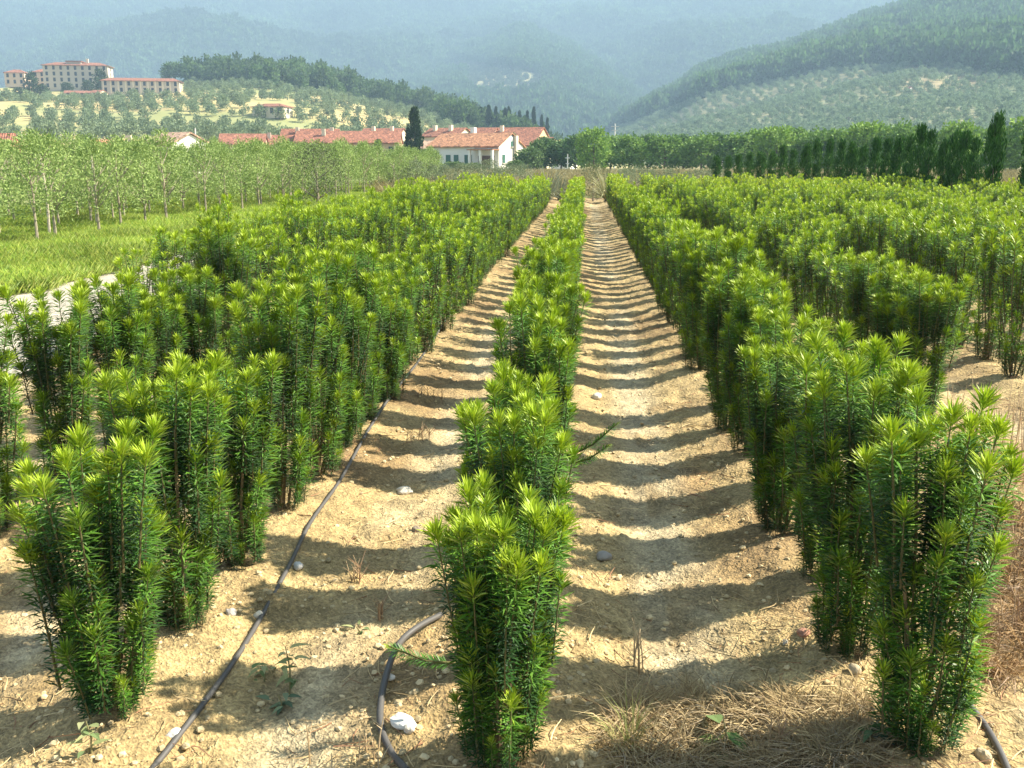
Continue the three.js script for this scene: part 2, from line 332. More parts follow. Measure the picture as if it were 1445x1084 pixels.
function mergedYew(seed, lod) {
  const r = rng(seed), set = shootSets[lod], lay = plantLayout(r, set.count + Math.floor(r() * 5), 0.92, 0.85), m = new THREE.Matrix4();
  return { foliage: mergeGeometries(lay.map((s) => { const v = set.shoots[s.pool]; return v.geo.clone().applyMatrix4(shootMatrix(s, v.L, m)); })), stem: stemGeo(r, lay) };
}
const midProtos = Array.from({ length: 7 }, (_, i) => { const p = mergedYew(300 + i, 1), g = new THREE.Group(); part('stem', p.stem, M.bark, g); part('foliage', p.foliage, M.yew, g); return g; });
const farGeos = Array.from({ length: 6 }, (_, i) => mergedYew(400 + i, 2).foliage);
{
  const r = rng(77), spots = [];
  const start = { '-3': 7.9, '-2': 2.9, '-1': 2.68, 0: 2.52, 1: 2.66, 2: 6.4, 3: 7.9 };
  for (let k = -3; k <= 11; k++) {
    const d0 = start[k] ?? 8.5;
    for (let i = 0; ; i++) {
      const D = d0 + i * STEP + (i ? (r() - 0.5) * 0.08 : 0), x = rowX(k) + (i ? (r() - 0.5) * 0.10 : 0), q = r(), q2 = r(), turn = r() * 6.283, seed = 1000 + k * 97 + i * 13;
      if (D > FIELD_END - Math.max(0, k - 6) * 1.2) break;
      const [px] = pixelOf(x, 0.5, -D); if (px < -90 || px > 1560) continue;
      let H = lerp(0.76, 1.06, q) * (k === 0 ? 0.93 : 1);
      if (k === 0 && i === 0) H = 0.68; if (k === 0 && i === 1) H = 0.8; if (k === -1 && i === 0) H = 0.76; if (k === -1 && i === 1) H = 0.86;
      if (k < -1) H *= D < 6.4 ? 0.9 : 1.05; if (k === -3 && i < 3) H *= 0.62 + 0.12 * i;
      if (k === 1 && i === 0) H = 0.9;
      if (i > 3 && q2 < 0.03) continue;
      spots.push({ k, i, D, x, H, turn, seed, dist: Math.hypot(x, D), out: px < -30 || px > 1480 });
    }
  }
  spots.sort((a, b) => (a.out - b.out) || a.dist - b.dist);
  const rowSays = { '-3': 'in the outermost row, next to the pale gravel track', '-2': 'in the second row from the gravel track', '-1': 'in the row bordering the lane with the long hose', 0: 'in the single row standing between two open soil lanes', 1: 'in the dense row bordering the deeply furrowed lane', 2: 'in the second row beyond the furrowed lane' };
  const nth = ['', '', '', 'third', 'fourth', 'fifth', 'sixth', 'seventh', 'eighth', 'ninth', 'tenth', 'eleventh'];
  const single = { '-1,0': 'bushy plum yew at the row end, long black hose curving past it', '0,0': 'low plum yew ending the single row, white stone beside it', '1,0': 'plum yew ending its row above a dry grass mat, hose emerging behind', '2,0': 'plum yew beginning the second row, behind tall dry stalks', '3,0': 'plum yew with exposed narrow foot beginning the third row' };
  let nNear = 0; const far = [];
  spots.forEach((s, n) => {
    const y = soilH(s.x, s.D) - 0.01, says = rowSays[s.k] || `in the ${nth[s.k]} row beyond the furrowed lane`;
    const label = single[`${s.k},${s.i}`] || `bushy plum yew ${says}`, group = single[`${s.k},${s.i}`] ? 'plum yews at row ends' : `plum yews ${says}`;
    if (n >= 270) { const t = 0.85 + 0.3 * hash2(s.seed, 3, 9), w = hash2(s.seed, 5, 9) * 0.2; far.push([s.x, y, -s.D, 1.0, s.H / 0.92, s.turn, [t * (0.95 + w), t, t * 0.95]]); return; }
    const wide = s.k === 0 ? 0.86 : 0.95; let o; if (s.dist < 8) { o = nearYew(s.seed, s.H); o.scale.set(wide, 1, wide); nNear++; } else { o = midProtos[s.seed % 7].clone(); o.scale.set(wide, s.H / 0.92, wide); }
    o.position.set(s.x, y, -s.D); o.rotation.y = s.turn;
    addTop(o, 'plum_yew', label, 'shrub', group);
  });
  console.log('yews', spots.length, 'near', nNear, 'far', far.length);
  mass('plum_yew_mass', 'distant plum yews merging into even rows', far, farGeos, M.yew);
}
// side branches that lean out of the single row
function sideBranch(root, tip, n, seed) {
  const r = rng(seed), b = new Buf(), d = tip.clone().sub(root), L = d.length(), dir0 = d.clone().normalize();
  b.tube([root, root.clone().lerp(tip, 0.5).add(V(0, -0.02, 0)), tip], [0.005, 0.004, 0.002], 5, STEM);
  for (let i = 0; i < n; i++) {
    const t = 0.2 + 0.8 * (i / n), p = root.clone().lerp(tip, t).add(V(0, -0.02 * Math.sin(Math.PI * t), 0)), a = i * 2.4 + r(), perp = V(0, 1, 0).cross(dir0).normalize(), up = V(0, 0, 0).crossVectors(dir0, perp);
    const o = lerp(60, 20, smooth(0.85, 1, t)) * RAD, rad = perp.clone().multiplyScalar(Math.cos(a)).addScaledVector(up, Math.sin(a) * 0.6), dir = rad.multiplyScalar(Math.sin(o)).addScaledVector(dir0, Math.cos(o)).normalize();
    const y = smooth(0.88, 1, t), c = mixc(mixc(OLD2, FRESH, r() * 0.6), YOUNG, y * 0.8);
    leaf(b, p, dir, V(0, 1, 0).cross(dir).normalize(), 0.036 * lerp(1, 0.6, y), 0.004, 0.05, c, c, 3);
  }
  return b.geo();
}

// ---------------------------------------------------------------- young olive nursery trees on the verge
{
  const r = rng(5), cols = [[0.16, 0.25, 0.065], [0.39, 0.49, 0.16]];
  const protos = Array.from({ length: 6 }, (_, i) => treeProto(
    crownGeo(rng(500 + i), { h0: 0.58, h1: 2.25, env: (t) => 0.66 * Math.pow(Math.sin(Math.PI * clamp(t * 0.86 + 0.14, 0, 1)), 0.7), clumps: 88, per: 25, clumpR: 0.17, len: 0.08, wid: 0.028, cols, upright: 0.25, shell: 0.15 }),
    woodGeo(rng(520 + i), { h: 1.9, r0: 0.036, limbs: 9, reach: 0.45, col: [0.33, 0.28, 0.2], h0: 0.3 })));
  let n = 0;
  for (let row = 0; row < 4; row++) for (let D = 15; D < 64; D += 1.35) {
    const x = -10.9 - row * 1.7 + (r() - 0.5) * 0.4 + smooth(30, 64, D) * 1.6, d = D + (r() - 0.5) * 0.5, s = lerp(0.88, 1.1, r()), t = r() * 6.283, pick = Math.floor(r() * 6), gap = r();
    const [px] = pixelOf(x, 1, -d); if (px < -60 || gap < 0.05) continue;
    const front = row === 0;
    plant(protos[pick], V(x, 0.04, -d), s, t, 'olive_sapling', front ? 'slim young olive tree with pale trunk, at the grass edge' : 'young olive tree whose crown shows behind the olives at grass edge', 'tree', front ? 'young olives along the grass edge' : 'young olives in the rear nursery rows', s * lerp(0.84, 0.98, hash2(n, 1, 3)) * lerp(1.0, 1.06, smooth(20, 45, D)));
    n++;
  }
  // stakes
  [[70, 335, 240], [137, 322, 236], [108, 338, 300], [78, 333, 246]].forEach(([px, py, top], i) => {
    const p = groundAt(px, py, 0.05), h = 1.7 - 1.65 * 0 - 0.3 + 0.2 * i, b = new Buf(); if (i > 1) return;
    b.tube([V(0, -0.2, 0), V(0.02, 0.9, 0), V(-0.03 + i * 0.05, 1.75, 0.01)], [0.03, 0.028, 0.024], 6, [0.46, 0.40, 0.32]);
    const m = new THREE.Mesh(b.geo(), M.bark); m.position.copy(p); addTop(m, 'wooden_stake', i ? 'weathered wooden stake standing among olive saplings' : 'leaning grey wooden stake in the grass before olive saplings', 'stake', 'stakes among the olive saplings');
  });
  // darker rounder olive shrub at the end of the saplings, and low shrubs at the end of the rows
  const darkOlive = treeProto(crownGeo(rng(541), { h0: 0.25, h1: 1.9, env: (t) => 0.95 * Math.sqrt(Math.max(0.05, Math.sin(Math.PI * clamp(t * 0.9 + 0.1, 0, 1)))), clumps: 130, per: 26, clumpR: 0.2, len: 0.07, wid: 0.022, cols: [[0.07, 0.09, 0.04], [0.19, 0.23, 0.11]], shell: 0.1 }), woodGeo(rng(542), { h: 1.2, r0: 0.06, limbs: 7, reach: 0.5, col: grey, h0: 0.2 }));
  const lowOlive = treeProto(crownGeo(rng(543), { h0: 0.15, h1: 1.35, env: (t) => 0.8 * Math.sqrt(Math.max(0.05, Math.sin(Math.PI * clamp(t * 0.85 + 0.15, 0, 1)))), clumps: 90, per: 24, clumpR: 0.18, len: 0.08, wid: 0.025, cols: [[0.12, 0.16, 0.08], [0.27, 0.32, 0.18]], shell: 0.1 }), woodGeo(rng(544), { h: 0.9, r0: 0.05, limbs: 6, reach: 0.4, col: grey, h0: 0.2 }));
  plant(darkOlive, V(-9.2, 0.03, -34.5), 1.15, 1, 'olive_shrub', 'dark round olive shrub among paler saplings', 'shrub', null, 1.1);
  const spots = [[560, 58], [585, 54], [610, 60], [628, 52], [650, 58], [668, 50], [690, 60], [705, 52], [722, 58], [740, 64], [898, 50], [920, 56], [945, 49], [970, 54], [992, 48], [1015, 60], [880, 60]];
  spots.forEach(([px, D], i) => { const p = farAt(px, 224, D); p.y = -0.02; const right = px > 800; plant(lowOlive, p, lerp(0.95, 1.35, r()), r() * 6.28, 'low_olive_shrub', right ? 'low grey shrub in the rough meadow before the round trees' : 'low grey olive shrub beyond the yew rows, before white house', 'shrub', right ? 'low meadow shrubs' : 'low olive shrubs before the house', lerp(0.85, 1.1, r()) * (right ? 0.85 : 1.05)); });
  plant(darkOlive, (() => { const p = farAt(838, 224, 43); p.y = -0.02; return p; })(), 0.9, 2, 'meadow_bush', 'dark rounded bush standing at the end of the soil lane', 'shrub', null, 0.78);
}
// grass on the verge
{
  const b = new Buf(), r = rng(8);
  for (let i = 0; i < 20; i++) { const a = r() * 6.283, d = V(Math.cos(a) * 0.45, 1, Math.sin(a) * 0.45).normalize(), c = mixc([0.20, 0.36, 0.05], [0.44, 0.52, 0.13], r()); leaf(b, V((r() - 0.5) * 0.16, 0, (r() - 0.5) * 0.16), d, V(-Math.sin(a), 0, Math.cos(a)), 0.09 + 0.10 * r(), 0.009, -0.2, c, c, 2); }
  const tuft = b.geo(), list = [];
  for (let i = 0; i < 42000; i++) { const D = 8 + Math.pow(r(), 1.5) * 60, x = -6.98 - Math.pow(r(), 1.3) * 12 + 0.3 * (vnoise(D * 1.3, 3, 12) - 0.5); const n = fbm(x * 0.6, D * 0.6, 3, 15); if (x > -7.6 && r() < 0.3) continue; const s = 0.6 + 1.0 * n, t = 0.75 + 0.6 * vnoise(x * 0.9, D * 0.9, 44); list.push([x, 0.05, -D, s, s * (0.7 + 0.6 * r()), r() * 6.28, [t * 1.05, t, t * 0.8]]); }
  mass('verge_grass', 'short green grass covering the verge', list, [tuft], M.leaf);
  const dry = [];
  const b2 = new Buf();
  for (let i = 0; i < 14; i++) { const a = r() * 6.283, d = V(Math.cos(a) * 0.5, 1, Math.sin(a) * 0.5).normalize(), c = mixc([0.28, 0.26, 0.12], [0.46, 0.40, 0.22], r()); leaf(b2, V((r() - 0.5) * 0.3, 0, (r() - 0.5) * 0.3), d, V(-Math.sin(a), 0, Math.cos(a)), 0.3 + 0.35 * r(), 0.02, -0.2, c, c, 2); }
  for (let i = 0; i < 9000; i++) { const D = 46 + r() * 80, a = lerp(-0.2, 0.5, r()); dry.push([Math.tan(a) * D, -0.02, -D, 1 + r(), 0.8 + 0.8 * r(), r() * 6.28, 0.7 + 0.5 * r()]); }
  mass('meadow_grass', 'tall dry grass in the rough meadow', dry, [b2.geo()], M.leaf);
}

// ---------------------------------------------------------------- spiky plants at the end of the lane
function spiky(seed, n, len, wid, cols) { const b = new Buf(), r = rng(seed); for (let i = 0; i < n; i++) { const a = r() * 6.283, e = lerp(0.15, 1.3, Math.pow(r(), 0.8)), d = V(Math.cos(a) * Math.sin(e), Math.cos(e), Math.sin(a) * Math.sin(e)), c = mixc(cols[0], cols[1], r()); leaf(b, V(Math.cos(a) * 0.08, 0.05 + 0.5 * r() * len * 0.4, Math.sin(a) * 0.08), d, V(-Math.sin(a), 0, Math.cos(a)), len * (0.6 + 0.5 * r()), wid, -0.25 * e, c, c, 3); } return b.geo(); }
{
  const put = (px, D, seed, s, cols, label, n = 170) => { const p = farAt(px, 224, D); p.y = -0.02; const g = new THREE.Group(); part('stem', new THREE.CylinderGeometry(0.07, 0.1, 0.35, 8).translate(0, 0.15, 0), std(0.2, 0.15, 0.1), g); part('leaf_rosette', spiky(seed, n, 1.15, 0.035, cols), M.leaf, g); g.position.copy(p); g.scale.setScalar(s); addTop(g, 'spiky_shrub', label, 'shrub', 'spiky shrubs at the end of the rows'); };
  put(772, 40, 61, 1.15, [[0.13, 0.15, 0.09], [0.32, 0.34, 0.22]], 'grey spiky shrub closing the narrow lane with the hose');
  put(858, 41, 62, 1.15, [[0.20, 0.22, 0.10], [0.46, 0.44, 0.24]], 'pale feathery spiky plant rising over the dark bush');
  put(790, 43, 63, 0.95, [[0.14, 0.16, 0.09], [0.34, 0.36, 0.22]], 'smaller grey spiky shrub behind the single yew row end');
  put(728, 41, 64, 0.75, [[0.24, 0.20, 0.10], [0.5, 0.42, 0.24]], 'small tan dried spiky plant among low olive shrubs', 110);
  put(882, 45, 65, 0.95, [[0.20, 0.22, 0.10], [0.42, 0.42, 0.24]], 'pale spiky plant behind the dense yew row end');
}

// ---------------------------------------------------------------- dark columnar conifers on the right
{
  const r = rng(21), cols = [[0.02, 0.075, 0.014], [0.075, 0.19, 0.028]];
  const protos = Array.from({ length: 4 }, (_, i) => treeProto(
    crownGeo(rng(600 + i), { h0: 0.08, h1: 2.3, env: (t) => 0.36 * Math.pow(1 - t, 0.42) * (0.75 + 0.25 * Math.sin(t * 9 + i)) + 0.05, clumps: 150, per: 22, clumpR: 0.11, len: 0.12, wid: 0.028, cols, upright: 0.9, shell: 0.2 }),
    woodGeo(rng(610 + i), { h: 1.6, r0: 0.04, limbs: 2, reach: 0.1, col: brownBark }), M.conifer));
  const list = [[1452, 27.5, 2.45], [1403, 28.2, 2.75], [1376, 30, 2.2], [1360, 30.5, 2.35], [1347, 31, 2.4], [1332, 31.5, 2.2], [1312, 32, 2.45], [1298, 32.4, 2.6], [1283, 33, 2.35], [1268, 33.6, 2.3], [1252, 34.2, 2.25], [1236, 35, 2.3], [1218, 35.8, 2.1], [1203, 36.5, 2.2], [1187, 37.2, 2.3], [1170, 38, 2.3], [1153, 38.8, 2.35], [1138, 39.5, 2.2], [1120, 40.5, 2.0], [1105, 41.5, 2.15], [1090, 42.5, 1.95], [1074, 43.5, 1.95], [1058, 44.5, 1.9], [1043, 45.5, 1.85], [1028, 46.5, 1.8], [1012, 47.5, 1.8]];
  list.forEach(([px, D, h], i) => {
    const p = farAt(px, 224, D); p.y = -0.03;
    plant(protos[i % 4], p, lerp(0.62, 0.8, r()) * (h > 2.5 ? 1.2 : 1), r() * 6.28, 'column_conifer', i === 1 ? 'tallest dark columnar conifer, standing alone beside a gap' : 'dark columnar conifer in the close line behind the yews', 'conifer', i === 1 ? null : 'dark conifers in line', h / 2.32);
  });
}

// ---------------------------------------------------------------- round trees before the hills
{
  const r = rng(31);
  const sets = [[[0.10, 0.20, 0.04], [0.26, 0.40, 0.08]], [[0.13, 0.25, 0.04], [0.32, 0.46, 0.07]], [[0.06, 0.13, 0.04], [0.16, 0.27, 0.08]]];  // crown greens: mid, bright, dark
  const protos = sets.map((cols, i) => [0, 1].map((j) => treeProto(
    crownGeo(rng(700 + i * 3 + j), { h0: 1.2, h1: 6.2, env: (t) => 2.6 * Math.sqrt(Math.max(0.03, Math.sin(Math.PI * clamp(t * 0.82 + 0.16, 0, 1)))), clumps: 85, per: 34, clumpR: 0.75, len: 0.42, wid: 0.3, cols, upright: 0.1, shell: 0.3 }),
    woodGeo(rng(710 + i * 3 + j), { h: 4.2, r0: 0.17, limbs: 6, reach: 1.6, col: brownBark }))));
  const list = [[770, 175, 5.2, 2], [792, 168, 4.9, 2], [812, 165, 5.4, 2], [838, 150, 6.2, 1], [862, 160, 5.2, 0], [888, 155, 5.3, 0], [914, 160, 5.3, 2], [938, 152, 5.2, 0], [965, 158, 5.2, 2], [990, 150, 5.2, 0], [1015, 156, 5.3, 2], [1042, 150, 5.3, 0], [1068, 152, 5.8, 0], [1095, 145, 6.1, 1], [1122, 150, 5.9, 0], [1150, 145, 5.6, 0], [1178, 146, 5.6, 0], [1222, 140, 6.4, 1], [1236, 146, 5.8, 0], [1265, 138, 6.1, 0], [1300, 150, 5.1, 0], [1352, 136, 6.2, 1], [1382, 150, 5.6, 0], [1412, 146, 5.8, 2], [1446, 136, 6.3, 1], [1480, 140, 6.2, 0]];
  list.forEach(([px, D, h, s], i) => {
    const p = farAt(px, 224, D); p.y = -0.3;
    const lab = ['mid green round tree in the avenue beyond the conifers', 'tall bright green round tree rising out of the avenue', 'dark green round tree in the avenue beyond the field'][s];
    plant(protos[s][i % 2], p, lerp(0.9, 1.12, r()) * (s === 1 ? 1.05 : 1), r() * 6.28, 'round_tree', lab, 'tree', 'round trees of the avenue', h / 6.4);
  });
}

// ---------------------------------------------------------------- cypresses
{
  const cols = [[0.012, 0.035, 0.014], [0.035, 0.075, 0.022]];
  const cyp = treeProto(crownGeo(rng(801), { h0: 0.3, h1: 10, env: (t) => 1.15 * Math.pow(Math.sin(Math.PI * clamp(0.12 + t * 0.88, 0, 1)), 0.55) * (1 - 0.35 * t) + 0.05, clumps: 170, per: 30, clumpR: 0.42, len: 0.5, wid: 0.16, cols, upright: 1.0, shell: 0.3 }), woodGeo(rng(802), { h: 8, r0: 0.16, limbs: 2, reach: 0.2, col: brownBark }), M.conifer);
  const put = (p, h, w, label, group) => plant(cyp, p, w / 2.1, h * 3, 'cypress', label, 'cypress', group, h / 10.2);
  const g = (px, D) => { const p = farAt(px, 224, D); p.y = -0.3; return p; };
  put(g(586, 165), 9.7, 2.0, 'tall dark cypress beside the white house', null);
  put(g(577, 166), 6.6, 1.3, 'shorter cypress pressed against the tall dark cypress', null);
  put(g(439, 205), 4.9, 0.9, 'thin cypress before the long red roof', null);
  put(g(534, 195), 5.4, 1.5, 'small bushy cypress at the end of the long red roof', null);
  for (const [px, top, w] of [[645, 150, 3], [662, 148, 3], [678, 152, 2.6], [690, 150, 2.6], [700, 152, 2], [713, 154, 2.4], [718, 152, 2], [733, 158, 2], [744, 158, 1.8], [753, 153, 2.2], [764, 164, 1.8], [772, 168, 1.8]]) {
    const D = 470, p = farAt(px, 224, D), tp = farAt(px, top, D); p.y = villaHill.h(p.x, p.z); put(p, Math.max(6, tp.y - p.y), w, 'slender cypress standing on the far end of villa hill', 'cypresses on the hill end');
  }
}

// ---------------------------------------------------------------- vegetation on the hills
{
  const r = rng(41);
  const oliveG = [0, 1, 2].map((i) => crownGeo(rng(820 + i), { h0: 0.9, h1: 4.2, env: (t) => 2.1 * Math.sqrt(Math.max(0.04, Math.sin(Math.PI * clamp(t * 0.85 + 0.15, 0, 1)))), clumps: 26, per: 13, clumpR: 0.8, len: 0.75, wid: 0.42, cols: [[0.13, 0.18, 0.085], [0.26, 0.33, 0.18]], shell: 0.25 }));
  const oliveW = woodGeo(rng(825), { h: 2.4, r0: 0.2, limbs: 3, reach: 1, col: grey, sides: 5 });
  const woodG = [0, 1, 2].map((i) => crownGeo(rng(830 + i), { h0: 1.5, h1: 10.5, env: (t) => 4.0 * Math.sqrt(Math.max(0.03, Math.sin(Math.PI * clamp(t * 0.85 + 0.15, 0, 1)))), clumps: 40, per: 13, clumpR: 1.5, len: 1.3, wid: 0.9, cols: [[0.045, 0.095, 0.03], [0.13, 0.21, 0.06]], shell: 0.3 }));
  const farCrown = [0, 1, 2, 3].map((i) => crownGeo(rng(840 + i), { h0: -0.2, h1: 1.7, env: (t) => 0.95 * Math.sqrt(Math.max(0.03, Math.sin(Math.PI * clamp(t * 0.85 + 0.15, 0, 1)))), clumps: 16, per: 9, clumpR: 0.45, len: 0.6, wid: 0.5, cols: [[0.75, 0.75, 0.75], [1.3, 1.3, 1.3]], shell: 0.3 }));
  // olives on the villa hill, in wavering terrace rows; the largest are trees of their own
  const woodEdge = curve([[-60, 90], [155, 108], [250, 112], [330, 118], [420, 128], [500, 140], [560, 152], [620, 172], [700, 200], [790, 226]]);
  const olives = [];
  for (let i = -44; i < 60; i++) for (let j = 0; j < 60; j++) {
    const x0 = -300 + j * 6.6 + (i % 2) * 3.3, z0 = -215 - (i + 44) * 6.8, x = x0 + (r() - 0.5) * 3.2, z = z0 + (r() - 0.5) * 3, h = villaHill.h(x, z), keep = r(), s = lerp(0.6, 1.05, r()), t = r() * 6.28, c = r();
    if (h < -1) continue; const [px, py] = pixelOf(x, h, z);
    if (px < -40 || px > 760 || py > 232 || py < woodEdge(px) + 1 || keep < 0.16 || fbm(x / 45, z / 16, 3, 55) > 0.60) continue;
    if (px < 262 && py < 142) continue;                                     // villa grounds
    if (px > 350 && px < 418 && py > 143 && py < 166) continue;
    olives.push({ x, h, z, s, t, c, d: Math.hypot(x, z), py });
  }
  olives.sort((a, b) => a.d - b.d);
  const seen = olives.filter((o) => o.py < 212), tops = new Set(seen.slice(0, 250)), rest = [];
  const proto = oliveG.map((g) => treeProto(g, oliveW));
  olives.forEach((o, i) => { if (tops.has(o)) plant(proto[i % 3], V(o.x, o.h, o.z), o.s, o.t, 'olive_tree', 'round grey-green olive tree on the terraces of villa hill', 'olive tree', 'olives on villa hill'); else rest.push([o.x, o.h, o.z, o.s, o.s, o.t, 0.8 + 0.4 * o.c]); });
  mass('olive_grove', 'further olives merging on the villa hill', rest, oliveG, M.farLeaf);
  // dark wood along the crest behind the villa
  const wood = [];
  for (let i = 0; i < 3600; i++) {
    const a = lerp(-0.62, 0.1, r()), d = lerp(400, 760, r()), x = Math.sin(a) * d, z = -Math.cos(a) * d, h = villaHill.h(x, z), s = lerp(0.7, 1.15, r()), t = r() * 6.28, q = 0.7 + 0.6 * r();
    if (h < -1) continue; const [px, py] = pixelOf(x, h, z); if (px < 158 && !(px < -10) || px > 790 || py > woodEdge(px) + 3) continue;
    if (px < 255 && d < 640) continue;
    wood.push([x, h - 0.5, z, s, s * lerp(0.85, 1.2, hash2(i, 4, 5)), t, [q, q, q * 1.05]]);
  }
  mass('crest_wood', 'dark broadleaf wood along the crest behind the villa', wood, woodG, M.farLeaf);
  // grove hill: olives below, woods above
  const go = [], gw = [];
  for (let i = 0; i < 130; i++) for (let j = 0; j < 210; j++) {
    const x = -60 + j * 7.0 + (r() - 0.5) * 4, z = -(415 + i * 8.0) + (r() - 0.5) * 4, h = groveHill.h(x, z), k = r(), s = lerp(0.75, 1.2, r()), t = r() * 6.28, c = 0.85 + 0.35 * r();
    if (h < -1) continue; const [px, py] = pixelOf(x, h, z); if (px < 850 || px > 1520 || py > 228 || py < groveTop(px) || k < 0.08) continue;
    if (px > 1295 && px < 1395 && py < 128 && j % 3 === 0) continue;         // planted lines with bare earth between
    go.push([x, h, z, s, s * 0.95, t, [c * 0.95, c, c * 1.05]]);
  }
  mass('grove_olives', 'grey olive groves covering the long hillside', go, oliveG, M.farLeaf);
  for (let i = 0; i < 34000; i++) {
    const a = lerp(-0.05, 0.62, r()), d = lerp(600, 1660, Math.pow(r(), 0.75)), x = Math.sin(a) * d, z = -Math.cos(a) * d, h = groveHill.h(x, z), s = lerp(3.8, 6.6, r()), q = 0.75 + 0.5 * r(), t = r() * 6.28;
    if (h < 2) continue; const [px, py] = pixelOf(x, h, z); if (px < 840 || px > 1540 || py > groveTop(px) + 1) continue;
    gw.push([x, h, z, s, s * lerp(0.9, 1.4, hash2(i, 2, 2)), t, [0.075 * q, 0.145 * q, 0.04 * q]]);
  }
  mass('hillside_wood', 'woods above the olive groves on the long hillside', gw, farCrown, M.farLeaf);
  const vw = [], clear = (px, py) => { const c1 = Math.hypot((px - 712) / 60, (py - 120) / 24), c2 = Math.hypot((px - 650) / 45, (py - 98) / 10); return c1 < 1 || c2 < 1; };
  for (let i = 0; i < 30000; i++) {
    const a = lerp(-0.4, 0.25, r()), d = lerp(1070, 2180, Math.sqrt(r())), x = Math.sin(a) * d, z = -Math.cos(a) * d, h = valleyHill.h(x, z), s = lerp(4.4, 7.6, r()), q = 0.7 + 0.6 * r(), t = r() * 6.28, k = r();
    if (h < 0) continue; const [px, py] = pixelOf(x, h, z), c = clear(px, py); if (px < 250 || px > 1140 || (c && k < 0.6)) continue;
    vw.push(c ? [x, h, z, 3, 3, t, [0.12 * q, 0.16 * q, 0.09 * q]] : [x, h, z, s, s * lerp(0.9, 1.5, hash2(i, 2, 2)), t, [0.07 * q, 0.135 * q, 0.04 * q]]);
  }
  mass('valley_wood', 'woods covering the valley hill', vw, farCrown, M.farLeaf);
  const mw = [];
  for (let i = 0; i < 90000; i++) {
    const a = lerp(-0.66, 0.66, r()), d = lerp(1700, 3450, Math.pow(r(), 0.8)), x = Math.sin(a) * d, z = -Math.cos(a) * d, h = mountain.h(x, z), s = lerp(5, 9, r()), q = (0.45 + 0.9 * r()) * (0.3 + 1.4 * fbm(x / 150, z / 150, 4, 66)), t = r() * 6.28;
    const gap = fbm(x / 240, z / 240, 3, 67); if (gap > 0.9) continue;
    mw.push([x, h, z, s, s * lerp(0.9, 1.5, hash2(i, 2, 2)), t, [0.075 * q, 0.135 * q, 0.045 * q]]);
  }
  mass('mountain_wood', 'woods covering the hazy mountain', mw, farCrown, M.farLeaf);
  console.log('olives', olives.length, 'wood', wood.length, 'grove', go.length, 'gw', gw.length, 'vw', vw.length, 'mw', mw.length);
}

// ---------------------------------------------------------------- buildings
const wallMat = (r, g, b) => std(r, g, b, 0.95), MB = {
  white: wallMat(0.80, 0.77, 0.70), cream: wallMat(0.70, 0.60, 0.44), ochre: wallMat(0.56, 0.40, 0.24), pink: wallMat(0.66, 0.48, 0.36), stone: wallMat(0.50, 0.44, 0.36),
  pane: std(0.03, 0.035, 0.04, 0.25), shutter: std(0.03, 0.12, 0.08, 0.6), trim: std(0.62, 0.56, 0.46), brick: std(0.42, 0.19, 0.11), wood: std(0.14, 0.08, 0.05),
};
// terracotta: blotchy clay with ribs of pantiles along the slope
const tileTex = (() => { const N = 256, d = new Uint8Array(N * N * 4), b = new Uint8Array(N * N * 4); for (let y = 0; y < N; y++) for (let x = 0; x < N; x++) { const o = (y * N + x) * 4, v = 0.72 + 0.5 * (fbm(x / 16, y / 10, 3, 91, 0) - 0.5) + 0.25 * (hash2(x >> 4, y >> 4, 5) - 0.5); d.set([v * 255, v * 240, v * 232, 255].map((q) => clamp(q, 0, 255)), o); const w = 127 + 120 * Math.sin(x / 16 * Math.PI * 2); b.set([w, w, w, 255], o); }
  return [d, b].map((q, i) => { const t = new THREE.DataTexture(q, N, N); t.wrapS = t.wrapT = THREE.RepeatWrapping; t.magFilter = THREE.LinearFilter; if (!i) t.colorSpace = THREE.SRGBColorSpace; t.needsUpdate = true; return t; }); })();
const roofMat = (r, g, b) => new THREE.MeshStandardMaterial({ color: new THREE.Color().setRGB(r, g, b), map: tileTex[0], bumpMap: tileTex[1], bumpScale: 0.06, roughness: 0.9 });
const RM = { red: roofMat(0.56, 0.26, 0.165), orange: roofMat(0.78, 0.42, 0.23), pale: roofMat(0.85, 0.62, 0.44) };
function quadGeo(list) { // quads with uv in metres
  const p = [], uv = [];
  for (const [a, b, c, d] of list) { const w = a.distanceTo(b), h = b.distanceTo(c), P = [a, b, c, a, c, d], U = [[0, 0], [w, 0], [w, h], [0, 0], [w, h], [0, h]]; P.forEach((v, i) => { p.push(v.x, v.y, v.z); uv.push(U[i][0] / 4, U[i][1] / 4); }); }
  const g = new THREE.BufferGeometry(); g.setAttribute('position', new THREE.Float32BufferAttribute(p, 3)); g.setAttribute('uv', new THREE.Float32BufferAttribute(uv, 2)); g.computeVertexNormals(); return g;
}
const box = (w, h, d, x, y, z) => new THREE.BoxGeometry(w, h, d).translate(x, y, z);
